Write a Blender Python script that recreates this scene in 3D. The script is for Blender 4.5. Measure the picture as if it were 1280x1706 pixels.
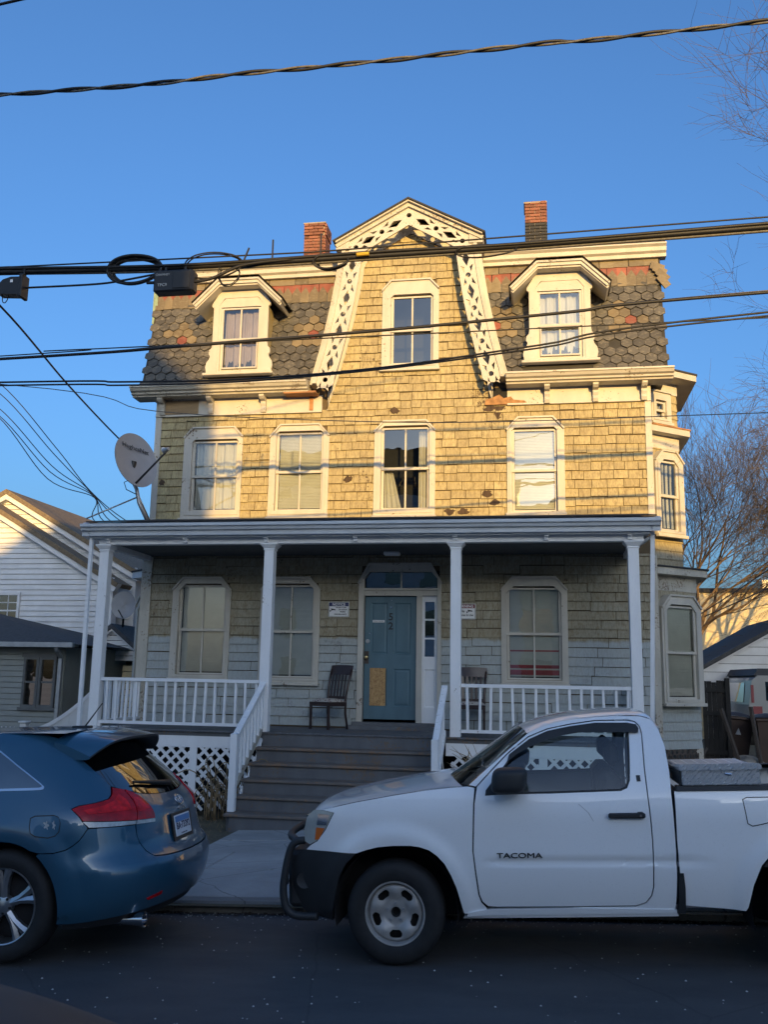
import bpy, bmesh, math, random
from mathutils import Vector, Matrix, Euler
from math import sin, cos, pi, radians, tanh
for _o in list(bpy.data.objects): bpy.data.objects.remove(_o)
SC = bpy.context.scene
COL = SC.collection
# ------------------------------------------------------------------ camera
CAM = Vector((2.4463, -15.2601, 1.9013)); PIT, YAW, ROL, FPX = .18298, -.16829, .01803, 1513.53
_f = Vector((sin(YAW)*cos(PIT), cos(YAW)*cos(PIT), sin(PIT)))
_r = Vector((cos(YAW), -sin(YAW), 0)); _u = _r.cross(_f)
_r2 = _r*cos(ROL) + _u*sin(ROL); _u2 = _u*cos(ROL) - _r*sin(ROL)
cd = bpy.data.cameras.new('camera'); cam = bpy.data.objects.new('camera', cd); COL.objects.link(cam)
cam.matrix_world = Matrix(((_r2.x, _u2.x, -_f.x, CAM.x), (_r2.y, _u2.y, -_f.y, CAM.y), (_r2.z, _u2.z, -_f.z, CAM.z), (0, 0, 0, 1)))
cd.sensor_fit = 'VERTICAL'; cd.sensor_height = 24; cd.lens = FPX/1706*24; cd.clip_start = .05; cd.clip_end = 2000
SC.camera = cam
cd.dof.use_dof = True; cd.dof.focus_distance = 12.0; cd.dof.aperture_fstop = 4.0
# ------------------------------------------------------------------ light
SUN_AZ, SUN_EL = radians(17.7), radians(8.5)          # azimuth to the right of the street-facing normal
S = Vector((sin(SUN_AZ)*cos(SUN_EL), -cos(SUN_AZ)*cos(SUN_EL), sin(SUN_EL)))
W = bpy.data.worlds.new('World'); SC.world = W; W.use_nodes = True
nt = W.node_tree; nt.nodes.clear()
sky = nt.nodes.new('ShaderNodeTexSky'); sky.sky_type = 'NISHITA'; sky.sun_disc = False
sky.sun_elevation = SUN_EL; sky.sun_rotation = math.atan2(S.x, S.y); sky.altitude = 0
sky.air_density = 1.0; sky.dust_density = 5.5; sky.ozone_density = 5.0
bg = nt.nodes.new('ShaderNodeBackground'); bg.inputs[1].default_value = .15
wo = nt.nodes.new('ShaderNodeOutputWorld')
nt.links.new(sky.outputs[0], bg.inputs[0]); nt.links.new(bg.outputs[0], wo.inputs[0])
sl = bpy.data.lights.new('sun', 'SUN'); sl.energy = 2.9; sl.angle = radians(.45); sl.color = (1, .62, .19)
so = bpy.data.objects.new('sun', sl); COL.objects.link(so)
so.rotation_euler = (-S).to_track_quat('-Z', 'Y').to_euler(); so.location = S*60
SC.view_settings.view_transform = 'Standard'; SC.view_settings.look = 'None'
SC.view_settings.exposure = 1.28; SC.view_settings.gamma = 1
# ------------------------------------------------------------------ helpers
RN = random.Random(11)
def link(o, parent=None):
    COL.objects.link(o)
    if parent is not None: o.parent = parent
    return o
def tag(o, label=None, cat=None, group=None, kind=None):
    if label: o['label'] = label
    if cat: o['category'] = cat
    if group: o['group'] = group
    if kind: o['kind'] = kind
    return o
def thing(name, label, cat, loc=(0, 0, 0), rot=(0, 0, 0), group=None):
    o = bpy.data.objects.new(name, None); o.empty_display_size = .2; COL.objects.link(o)
    o.location = loc; o.rotation_euler = rot
    return tag(o, label, cat, group)
def inst(name, mesh, parent, loc=(0, 0, 0), rot=(0, 0, 0), scale=(1, 1, 1)):
    o = bpy.data.objects.new(name, mesh); o.location = loc; o.rotation_euler = rot; o.scale = scale
    return link(o, parent)
def copytree(o, parent=None):
    c = o.copy(); COL.objects.link(c); c.parent = parent
    for ch in o.children: copytree(ch, c)
    return c
class MB:
    def __init__(s): s.v = []; s.f = []; s.m = None
    def add(s, vs, fs):
        n = len(s.v)
        s.v += [tuple(s.m @ Vector(p)) if s.m else tuple(p) for p in vs]
        s.f += [tuple(n+i for i in f) for f in fs]; return s
    def box(s, x0, x1, y0, y1, z0, z1):
        return s.add([(x0, y0, z0), (x1, y0, z0), (x1, y1, z0), (x0, y1, z0), (x0, y0, z1), (x1, y0, z1), (x1, y1, z1), (x0, y1, z1)],
            [(0, 3, 2, 1), (4, 5, 6, 7), (0, 1, 5, 4), (1, 2, 6, 5), (2, 3, 7, 6), (3, 0, 4, 7)])
    def cbox(s, x0, x1, y0, y1, z0, z1, b=.01):
        # box with chamfered edges
        vs = []; fs = []
        X, Y, Z = (x0, x1), (y0, y1), (z0, z1); sg = (1, -1); idx = {}
        for i in (0, 1):
            for j in (0, 1):
                for k in (0, 1):
                    for a in range(3):
                        p = [X[i]+sg[i]*b, Y[j]+sg[j]*b, Z[k]+sg[k]*b]; p[a] = (X[i], Y[j], Z[k])[a]
                        idx[i, j, k, a] = len(vs); vs.append(tuple(p))
        for a in range(3):
            o1, o2 = (a+1) % 3, (a+2) % 3
            for s_ in (0, 1):
                q = []
                for c in ((0, 0), (1, 0), (1, 1), (0, 1)):
                    t = [0, 0, 0]; t[a] = s_; t[o1] = c[0]; t[o2] = c[1]; q.append(idx[t[0], t[1], t[2], a])
                fs.append(tuple(q if s_ else q[::-1]))
        for a in range(3):
            o1, o2 = (a+1) % 3, (a+2) % 3
            for c1 in (0, 1):
                for c2 in (0, 1):
                    t = [0, 0, 0]; t[o1] = c1; t[o2] = c2; u = list(t); u[a] = 1
                    q = (idx[t[0], t[1], t[2], o1], idx[u[0], u[1], u[2], o1], idx[u[0], u[1], u[2], o2], idx[t[0], t[1], t[2], o2])
                    fs.append(q if c1 == c2 else q[::-1])
        for i in (0, 1):
            for j in (0, 1):
                for k in (0, 1): fs.append((idx[i, j, k, 0], idx[i, j, k, 1], idx[i, j, k, 2]))
        return s.add(vs, fs)
    def prism(s, poly, y0, y1):                       # polygon in x,z extruded in y
        n = len(poly)
        return s.add([(x, y0, z) for x, z in poly]+[(x, y1, z) for x, z in poly],
            [tuple(range(n)), tuple(range(2*n-1, n-1, -1))]+[(i, i+n, (i+1) % n+n, (i+1) % n) for i in range(n)])
    def ring(s, a, b, y0, y1):                        # between two outlines (x,z) of equal count
        n = len(a)
        v = [(x, y0, z) for x, z in a]+[(x, y0, z) for x, z in b]+[(x, y1, z) for x, z in a]+[(x, y1, z) for x, z in b]
        f = []
        for i in range(n):
            j = (i+1) % n
            f += [(i, j, n+j, n+i), (2*n+i, 3*n+i, 3*n+j, 2*n+j), (i, 2*n+i, 2*n+j, j), (n+i, n+j, 3*n+j, 3*n+i)]
        return s.add(v, f)
    def tube(s, pts, r, n=6, caps=True):
        pts = [Vector(p) for p in pts]; vs = []; fs = []; prev = None
        for i, p in enumerate(pts):
            t = (pts[min(i+1, len(pts)-1)]-pts[max(i-1, 0)])
            if t.length < 1e-9: t = Vector((0, 0, 1))
            t.normalize()
            if prev is None:
                a = t.cross(Vector((0, 0, 1)))
                if a.length < 1e-3: a = t.cross(Vector((0, 1, 0)))
            else: a = prev-t*prev.dot(t)
            a.normalize(); prev = a; b = t.cross(a)
            rr = r[i] if isinstance(r, (list, tuple)) else r
            for k in range(n): vs.append(p+a*rr*cos(2*pi*k/n)+b*rr*sin(2*pi*k/n))
        for i in range(len(pts)-1):
            for k in range(n): fs.append((i*n+k, i*n+(k+1) % n, (i+1)*n+(k+1) % n, (i+1)*n+k))
        if caps: fs += [tuple(range(n-1, -1, -1)), tuple(range((len(pts)-1)*n, len(pts)*n))]
        return s.add(vs, fs)
    def bar(s, p, q, w, h):                           # rectangular bar p->q, w sideways, h upward
        p, q = Vector(p), Vector(q); t = (q-p).normalized()
        a = t.cross(Vector((0, 0, 1)))
        if a.length < 1e-3: a = Vector((1, 0, 0))
        a.normalize(); b = a.cross(t)
        vs = [c+a*w/2*i+b*h/2*j for c in (p, q) for i, j in ((-1, -1), (1, -1), (1, 1), (-1, 1))]
        return s.add(vs, [(0, 1, 2, 3), (7, 6, 5, 4), (0, 4, 5, 1), (1, 5, 6, 2), (2, 6, 7, 3), (3, 7, 4, 0)])
    def grid(s, fn, us, vs_):
        nu, nv = len(us), len(vs_)
        return s.add([fn(u, v) for u in us for v in vs_], [(i*nv+j, (i+1)*nv+j, (i+1)*nv+j+1, i*nv+j+1) for i in range(nu-1) for j in range(nv-1)])
    def lathe(s, prof, n=32, axis='y', c=(0, 0, 0), a0=0, a1=2*pi):   # prof: (radius, along)
        full = abs(a1-a0-2*pi) < 1e-6; m = n if full else n+1; k = len(prof); vs = []
        for i in range(m):
            a = a0+(a1-a0)*i/n
            for r, h in prof:
                if axis == 'y': vs.append((c[0]+r*cos(a), c[1]+h, c[2]+r*sin(a)))
                elif axis == 'z': vs.append((c[0]+r*cos(a), c[1]+r*sin(a), c[2]+h))
                else: vs.append((c[0]+h, c[1]+r*cos(a), c[2]+r*sin(a)))
        fs = [(i*k+j, ((i+1) % m)*k+j, ((i+1) % m)*k+j+1, i*k+j+1) for i in range(n) for j in range(k-1)]
        return s.add(vs, fs)
    def mesh(s, name, mat, smooth=None):
        me = bpy.data.meshes.new(name); me.from_pydata(s.v, [], s.f); me.update()
        if mat: me.materials.append(mat)
        if smooth is not None:
            me.polygons.foreach_set('use_smooth', [True]*len(me.polygons))
            if smooth < 179: me.set_sharp_from_angle(angle=radians(smooth))
        return me
    def build(s, name, mat, parent=None, smooth=None, loc=(0, 0, 0), rot=(0, 0, 0)):
        return inst(name, s.mesh(name, mat, smooth), parent, loc, rot)
def lin(a, b, n): return [a+(b-a)*i/(n-1) for i in range(n)]
def interp(t, xs, ys):
    n = len(xs)
    if t <= xs[0]: return ys[0]+(t-xs[0])*(ys[1]-ys[0])/(xs[1]-xs[0])
    if t >= xs[-1]: return ys[-1]+(t-xs[-1])*(ys[-1]-ys[-2])/(xs[-1]-xs[-2])
    i = 0
    while xs[i+1] < t: i += 1
    def m(k):
        if k == 0: return (ys[1]-ys[0])/(xs[1]-xs[0])
        if k == n-1: return (ys[-1]-ys[-2])/(xs[-1]-xs[-2])
        return (ys[k+1]-ys[k-1])/(xs[k+1]-xs[k-1])
    h = xs[i+1]-xs[i]; u = (t-xs[i])/h
    return (2*u**3-3*u*u+1)*ys[i]+(u**3-2*u*u+u)*h*m(i)+(-2*u**3+3*u*u)*ys[i+1]+(u**3-u*u)*h*m(i+1)
def linterp(t, xs, ys):
    if t <= xs[0]: return ys[0]
    for i in range(len(xs)-1):
        if t <= xs[i+1]: return ys[i]+(ys[i+1]-ys[i])*(t-xs[i])/(xs[i+1]-xs[i])
    return ys[-1]
def offset_poly(p, d):                                # inward for counter-clockwise outlines
    n = len(p); out = []
    ar = sum(p[i][0]*p[(i+1) % n][1]-p[(i+1) % n][0]*p[i][1] for i in range(n)); sg = 1 if ar > 0 else -1
    for i in range(n):
        a, b, c = Vector(p[i-1]), Vector(p[i]), Vector(p[(i+1) % n])
        e1 = (b-a).normalized(); e2 = (c-b).normalized()
        n1 = Vector((-e1.y, e1.x)); n2 = Vector((-e2.y, e2.x)); m = n1+n2
        m = m/max(m.dot(m)/2, .35) if m.length > 1e-6 else n1
        q = b+m*d*sg; out.append((q.x, q.y))
    return out
def panel(name, outer, fn, mat, parent, holes=(), step=.06, lip=.02, smooth=40, d=0):
    """sheet with outline(s) in a 2-D surface space, curved by fn(a,b,depth); edges turned inward."""
    bm = bmesh.new()
    for L in [outer]+list(holes):
        vs = [bm.verts.new((a, b, 0)) for a, b in L]
        for i in range(len(vs)): bm.edges.new((vs[i-1], vs[i]))
    bmesh.ops.triangle_fill(bm, use_beauty=True, use_dissolve=False, edges=bm.edges[:], normal=(0, 0, 1))
    lo = [min(p[k] for p in outer) for k in (0, 1)]; hi = [max(p[k] for p in outer) for k in (0, 1)]
    for k in (0, 1):
        c = lo[k]+step*.5
        while c < hi[k]:
            co = [0, 0, 0]; co[k] = c; no = [0, 0, 0]; no[k] = 1
            bmesh.ops.bisect_plane(bm, geom=bm.verts[:]+bm.edges[:]+bm.faces[:], plane_co=co, plane_no=no, dist=1e-5); c += step
    bm.normal_update()
    for f in bm.faces:
        if f.normal.z < 0: f.normal_flip()
    be = [e for e in bm.edges if len(e.link_faces) == 1]
    src = {v: (v.co.x, v.co.y) for v in bm.verts}
    rim = {}
    if lip:
        for e in be:
            for v in e.verts:
                if v not in rim: rim[v] = bm.verts.new((0, 0, 0))
        for e in be:
            v1, v2 = e.link_loops[0].vert, e.link_loops[0].link_loop_next.vert
            bm.faces.new((v2, v1, rim[v1], rim[v2]))
    for v, (a, b) in src.items():
        v.co = fn(a, b, d)
        if v in rim: rim[v].co = fn(a, b, d+lip)
    me = bpy.data.meshes.new(name); bm.to_mesh(me); bm.free(); me.materials.append(mat)
    me.polygons.foreach_set('use_smooth', [True]*len(me.polygons)); me.set_sharp_from_angle(angle=radians(smooth))
    return inst(name, me, parent)
def text_mesh(body, size, mat, depth=.0015, align='CENTER', bold=0.0, squash=1.0):
    cu = bpy.data.curves.new('lettering', 'FONT'); cu.body = body; cu.size = size; cu.extrude = depth
    cu.align_x = align; cu.align_y = 'CENTER'; cu.offset = bold; cu.resolution_u = 3
    ob = bpy.data.objects.new('lettering', cu); COL.objects.link(ob)
    dg = bpy.context.evaluated_depsgraph_get(); me = bpy.data.meshes.new_from_object(ob.evaluated_get(dg))
    bpy.data.objects.remove(ob); bpy.data.curves.remove(cu)
    me.transform(Matrix.Scale(squash, 4, (1, 0, 0)) @ Matrix.Identity(4)); me.materials.clear(); me.materials.append(mat); me.name = 'lettering'
    return me
FRONT = (pi/2, 0, 0)                                  # stands text up to face the street (-Y)
def shape2d(outer, holes, thick, mat, name):
    cu = bpy.data.curves.new(name, 'CURVE'); cu.dimensions = '2D'; cu.fill_mode = 'BOTH'; cu.extrude = thick/2
    for L in [outer]+list(holes):
        sp = cu.splines.new('POLY'); sp.points.add(len(L)-1); sp.use_cyclic_u = True
        for p, (a, b) in zip(sp.points, L): p.co = (a, b, 0, 1)
    ob = bpy.data.objects.new(name, cu); COL.objects.link(ob)
    dg = bpy.context.evaluated_depsgraph_get(); me = bpy.data.meshes.new_from_object(ob.evaluated_get(dg))
    bpy.data.objects.remove(ob); bpy.data.curves.remove(cu)
    me.transform(Matrix.Rotation(pi/2, 4, 'X')); me.materials.clear(); me.materials.append(mat); me.name = name
    return me
# ------------------------------------------------------------------ materials
class NT:
    def __init__(s, name):
        s.mat = bpy.data.materials.new(name); s.mat.use_nodes = True; s.t = s.mat.node_tree
        s.b = s.t.nodes['Principled BSDF']; s.pos = None
    def n(s, t, **k):
        x = s.t.nodes.new(t)
        for a, v in k.items(): setattr(x, a, v)
        return x
    def l(s, a, b): s.t.links.new(a, b)
    def P(s):
        if not s.pos: s.pos = s.n('ShaderNodeNewGeometry')
        return s.pos.outputs['Position']
    def noise(s, scale, detail=4, vec=(1, 1, 1), rough=.55, off=0):
        m = s.n('ShaderNodeMapping'); m.inputs['Scale'].default_value = vec; m.inputs['Location'].default_value = (off, off*.7, off*.3)
        s.l(s.P(), m.inputs['Vector']); x = s.n('ShaderNodeTexNoise')
        x.inputs['Scale'].default_value = scale; x.inputs['Detail'].default_value = detail; x.inputs['Roughness'].default_value = rough
        s.l(m.outputs[0], x.inputs['Vector']); return x.outputs['Fac']
    def ramp(s, fac, lo, hi, a=0., b=1.):
        m = s.n('ShaderNodeMapRange'); m.inputs[1].default_value = lo; m.inputs[2].default_value = hi; m.inputs[3].default_value = a; m.inputs[4].default_value = b
        s.l(fac, m.inputs[0]); return m.outputs[0]
    def math(s, op, a, b):
        m = s.n('ShaderNodeMath', operation=op)
        for i, v in enumerate((a, b)):
            if isinstance(v, (int, float)): m.inputs[i].default_value = v
            else: s.l(v, m.inputs[i])
        return m.outputs[0]
    def mix(s, fac, a, b, mode='MIX'):
        m = s.n('ShaderNodeMixRGB', blend_type=mode)
        for i, v in enumerate((fac, a, b)):
            if isinstance(v, (int, float)): m.inputs[i].default_value = v
            elif isinstance(v, tuple): m.inputs[i].default_value = (*v, 1)
            else: s.l(v, m.inputs[i])
        return m.outputs[0]
    def rnd(s):
        oi = s.n('ShaderNodeObjectInfo'); g = s.n('ShaderNodeNewGeometry')
        a = s.math('ADD', oi.outputs['Random'], g.outputs['Random Per Island']); return s.math('FRACT', a, 0)
    def bump(s, h, strength=.3, dist=.01):
        b = s.n('ShaderNodeBump'); b.inputs['Strength'].default_value = strength; b.inputs['Distance'].default_value = dist
        s.l(h, b.inputs['Height']); s.l(b.outputs[0], s.b.inputs['Normal'])
    def out(s, color, rough=.7, metal=0, spec=None, coat=0):
        i = s.b.inputs
        if isinstance(color, tuple): i['Base Color'].default_value = (*color, 1)
        else: s.l(color, i['Base Color'])
        if isinstance(rough, (int, float)): i['Roughness'].default_value = rough
        else: s.l(rough, i['Roughness'])
        i['Metallic'].default_value = metal
        if spec is not None: i['Specular IOR Level'].default_value = spec
        if coat: i['Coat Weight'].default_value = coat; i['Coat Roughness'].default_value = .04
        return s.mat
def scl(c, k): return tuple(min(1, x*k) for x in c)
def m_plain(name, c, rough=.6, var=.18, scale=6, metal=0, spec=None, coat=0, bump=.0, vec=(1, 1, 1)):
    m = NT(name); f = m.noise(scale, 5, vec)
    col = m.mix(m.ramp(f, .3, .7), scl(c, 1-var), scl(c, 1+var))
    if bump: m.bump(m.noise(scale*9, 3, vec), bump, .004)
    return m.out(col, rough, metal, spec, coat)
def m_paint(name, c, wood=(.16, .12, .085), peel=.0, dirt=.25, rough=.6):
    """brushed house paint: streaky dirt, flakes where bare wood shows."""
    m = NT(name)
    col = m.mix(m.ramp(m.noise(5, 5, (1, 1, .35)), .35, .75), c, scl(c, 1-dirt))
    col = m.mix(m.ramp(m.noise(70, 3, (1, 1, .25)), .55, .75, 0, dirt), col, scl(c, .45))
    n = m.noise(26, 6, (1, 1, .8), .7)
    big = m.noise(2.1, 2, (1, 1, 1), .5, 3)
    mask = m.ramp(m.math('ADD', m.math('MULTIPLY', n, .7), m.math('MULTIPLY', big, .5)), .735-peel, .75-peel)
    col = m.mix(mask, col, wood)
    m.bump(m.math('SUBTRACT', m.noise(120, 3, (1, 1, .3)), mask), .25, .003)
    return m.out(col, rough)
def m_shingle():
    m = NT('weathered_shingle_paint')
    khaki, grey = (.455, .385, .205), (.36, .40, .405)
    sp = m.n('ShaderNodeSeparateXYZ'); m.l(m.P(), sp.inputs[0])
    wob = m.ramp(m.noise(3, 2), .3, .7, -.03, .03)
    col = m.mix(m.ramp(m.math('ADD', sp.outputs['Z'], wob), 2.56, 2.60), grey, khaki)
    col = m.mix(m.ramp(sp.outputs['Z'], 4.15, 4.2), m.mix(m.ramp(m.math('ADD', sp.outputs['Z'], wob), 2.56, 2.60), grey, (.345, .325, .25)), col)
    col = m.mix(m.ramp(m.rnd(), 0, 1, 0, .75), col, m.mix(.5, col, (.24, .19, .10)))
    col = m.mix(m.ramp(m.noise(2.2, 4, (1, 1, .6)), .42, .72, 0, .55), col, m.mix(.5, col, (.17, .14, .09)))
    col = m.mix(m.ramp(m.noise(17, 5, (1, 1, .55), .7), .50, .68, 0, .55), col, (.20, .145, .065))
    col = m.mix(m.ramp(m.noise(34, 5, (1, 1, .13), .7), .46, .66, 0, .70), col, (.19, .145, .08))
    col = m.mix(m.ramp(m.noise(85, 3, (1, 1, .09), .65), .50, .66, 0, .55), col, (.16, .12, .07))
    sp2 = m.ramp(m.math('ADD', m.math('MULTIPLY', m.noise(19, 6, (1, 1, .6), .75), .75), m.math('MULTIPLY', m.noise(1.3, 2, (1, 1, 1), .5, 5), .45)), .735, .75)
    col = m.mix(sp2, col, (.085, .055, .035))
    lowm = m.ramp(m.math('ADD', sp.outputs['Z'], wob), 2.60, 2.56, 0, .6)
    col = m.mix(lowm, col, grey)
    m.bump(m.math('SUBTRACT', m.noise(110, 3, (1, 1, .12)), sp2), .5, .004)
    return m.out(col, .8)
def m_slate(name, c, lich=(.36, .34, .28)):
    m = NT(name)
    col = m.mix(m.rnd(), scl(c, .72), scl(c, 1.3))
    fl = m.ramp(m.noise(11, 5, (1, 1, 2.2), .65), .53, .62)
    col = m.mix(m.math('MULTIPLY', fl, .55), col, lich)
    col = m.mix(m.ramp(m.noise(2.5, 3), .45, .7, 0, .5), col, scl(c, .5))
    m.bump(m.noise(14, 4, (1, 1, 2.5)), .5, .012)
    return m.out(col, .55)
def m_glass(name, tint=(.85, .9, .9), mixk=.0, rough=.01):
    m = NT(name); t = m.t; t.nodes.remove(m.b)
    fr = m.n('ShaderNodeFresnel'); fr.inputs[0].default_value = 1.55
    gl = m.n('ShaderNodeBsdfGlossy'); gl.inputs['Roughness'].default_value = rough; gl.inputs[0].default_value = (.95, .95, .95, 1)
    tr = m.n('ShaderNodeBsdfTransparent'); tr.inputs[0].default_value = (*tint, 1)
    f = m.ramp(fr.outputs[0], 0, 1, mixk, 1); bp = m.n('ShaderNodeBump'); bp.inputs['Strength'].default_value = .06; bp.inputs['Distance'].default_value = .02
    m.l(m.noise(3, 1), bp.inputs['Height']); m.l(bp.outputs[0], gl.inputs['Normal'])
    ms = m.n('ShaderNodeMixShader'); m.l(f, ms.inputs[0]); m.l(tr.outputs[0], ms.inputs[1]); m.l(gl.outputs[0], ms.inputs[2])
    m.l(ms.outputs[0], t.nodes['Material Output'].inputs[0]); return m.mat
def m_carpaint(name, c, flake=0., rough=.35, dirt=.16):
    m = NT(name); d = m.noise(1.2, 5); col = m.mix(m.ramp(d, .45, .8, 0, dirt), c, m.mix(.6, c, (.25, .23, .2)))
    col = m.mix(m.ramp(m.noise(90, 2), .60, .7, 0, .10), col, scl(c, .5))
    m.out(col, rough, flake, None, 1.0); m.b.inputs['Coat Roughness'].default_value = .018; return m.mat
def m_asphalt():
    m = NT('asphalt'); col = m.mix(m.ramp(m.noise(.9, 6, (1, 2.6, 1), .65), .35, .65), (.040, .042, .047), (.075, .076, .079))
    col = m.mix(m.ramp(m.noise(240, 2), .4, .7, 0, .8), col, (.085, .085, .088))
    v = m.n('ShaderNodeTexVoronoi'); v.inputs['Scale'].default_value = 34; m.l(m.P(), v.inputs['Vector'])
    keep = m.ramp(m.noise(9, 2, (1, 1, 1), .5, 4), .50, .62)
    crk = m.n('ShaderNodeTexVoronoi', feature='DISTANCE_TO_EDGE'); crk.inputs['Scale'].default_value = .55; m.l(m.mix(.08, m.P(), m.noise(2.5, 4)), crk.inputs['Vector'])
    col = m.mix(m.ramp(crk.outputs['Distance'], .006, .002, 0, .25), col, (.012, .012, .013))
    chip = m.math('MULTIPLY', m.ramp(v.outputs['Distance'], .06, .03, 0, .6), keep)
    col = m.mix(chip, col, (.55, .54, .5)); m.bump(m.noise(230, 3), .5, .006); return m.out(col, .78)
def m_concrete(name, c):
    m = NT(name); col = m.mix(m.ramp(m.noise(1.6, 6), .3, .7), scl(c, .75), scl(c, 1.15))
    col = m.mix(m.ramp(m.noise(.8, 5, (1, 1, 1), .7, 7), .5, .7, 0, .7), col, scl(c, .55)); crk = m.n('ShaderNodeTexVoronoi', feature='DISTANCE_TO_EDGE'); crk.inputs['Scale'].default_value = .8; m.l(m.mix(.10, m.P(), m.noise(3, 4)), crk.inputs['Vector'])
    col = m.mix(m.ramp(crk.outputs['Distance'], .006, .002, 0, .7), col, scl(c, .2)); col = m.mix(m.ramp(m.noise(160, 2), .45, .7, 0, .6), col, scl(c, .5)); m.bump(m.noise(150, 3), .4, .004); return m.out(col, .85)
def m_ground():
    m = NT('yard_ground'); col = m.mix(m.ramp(m.noise(2.5, 6), .3, .7), (.085, .065, .04), (.15, .13, .075))
    col = m.mix(m.ramp(m.noise(40, 4), .45, .7), col, (.05, .042, .028)); m.bump(m.noise(30, 5), .9, .04); return m.out(col, .95)
def m_brick(name, c):
    m = NT(name); col = m.mix(m.rnd(), scl(c, .6), scl(c, 1.35)); col = m.mix(m.ramp(m.noise(30, 4), .5, .75, 0, .5), col, scl(c, .4))
    m.bump(m.noise(60, 3), .5, .006); return m.out(col, .85)
def m_osb():
    m = NT('strand_board'); col = m.mix(m.ramp(m.noise(26, 5, (1, 1, .5), .7), .35, .65), (.28, .15, .055), (.52, .33, .14))
    col = m.mix(m.ramp(m.noise(70, 2, (.5, 1, 1)), .6, .7), col, (.16, .085, .035)); return m.out(col, .7)
def m_diamond():
    m = NT('diamond_plate'); g = m.n('ShaderNodeTexCoord'); mp = m.n('ShaderNodeMapping'); mp.inputs['Scale'].default_value = (1, 1, 1)
    m.l(g.outputs['Object'], mp.inputs['Vector'])
    hs = []
    for ang in (pi/4, -pi/4):
        r = m.n('ShaderNodeMapping'); r.inputs['Rotation'].default_value = (0, ang, 0); r.inputs['Scale'].default_value = (19, 19, 19)
        m.l(g.outputs['Object'], r.inputs['Vector']); sx = m.n('ShaderNodeSeparateXYZ'); m.l(r.outputs[0], sx.inputs[0])
        a = m.math('ABSOLUTE', m.math('SUBTRACT', m.math('FRACT', sx.outputs[0], 0), .5), 0)
        b = m.math('ABSOLUTE', m.math('SUBTRACT', m.math('FRACT', m.math('ADD', sx.outputs[2], .5 if ang > 0 else 0), 0), .5), 0)
        e = m.math('ADD', m.math('MULTIPLY', a, 2.2 if ang > 0 else 7.), m.math('MULTIPLY', b, 7. if ang > 0 else 2.2)); hs.append(m.ramp(e, .95, .55))
    h = m.math('MAXIMUM', hs[0], hs[1]); m.bump(h, .9, .012)
    col = m.mix(m.ramp(m.noise(3, 4), .3, .7), (.55, .56, .58), (.72, .73, .75)); col = m.mix(h, col, (.95, .96, .97)); return m.out(col, .30, .6)  # raised lozenges coloured brighter: metal sheen put into the colour
def m_siding(name, c): return m_plain(name, c, .6, .10, 2.5, bump=.05)
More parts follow.
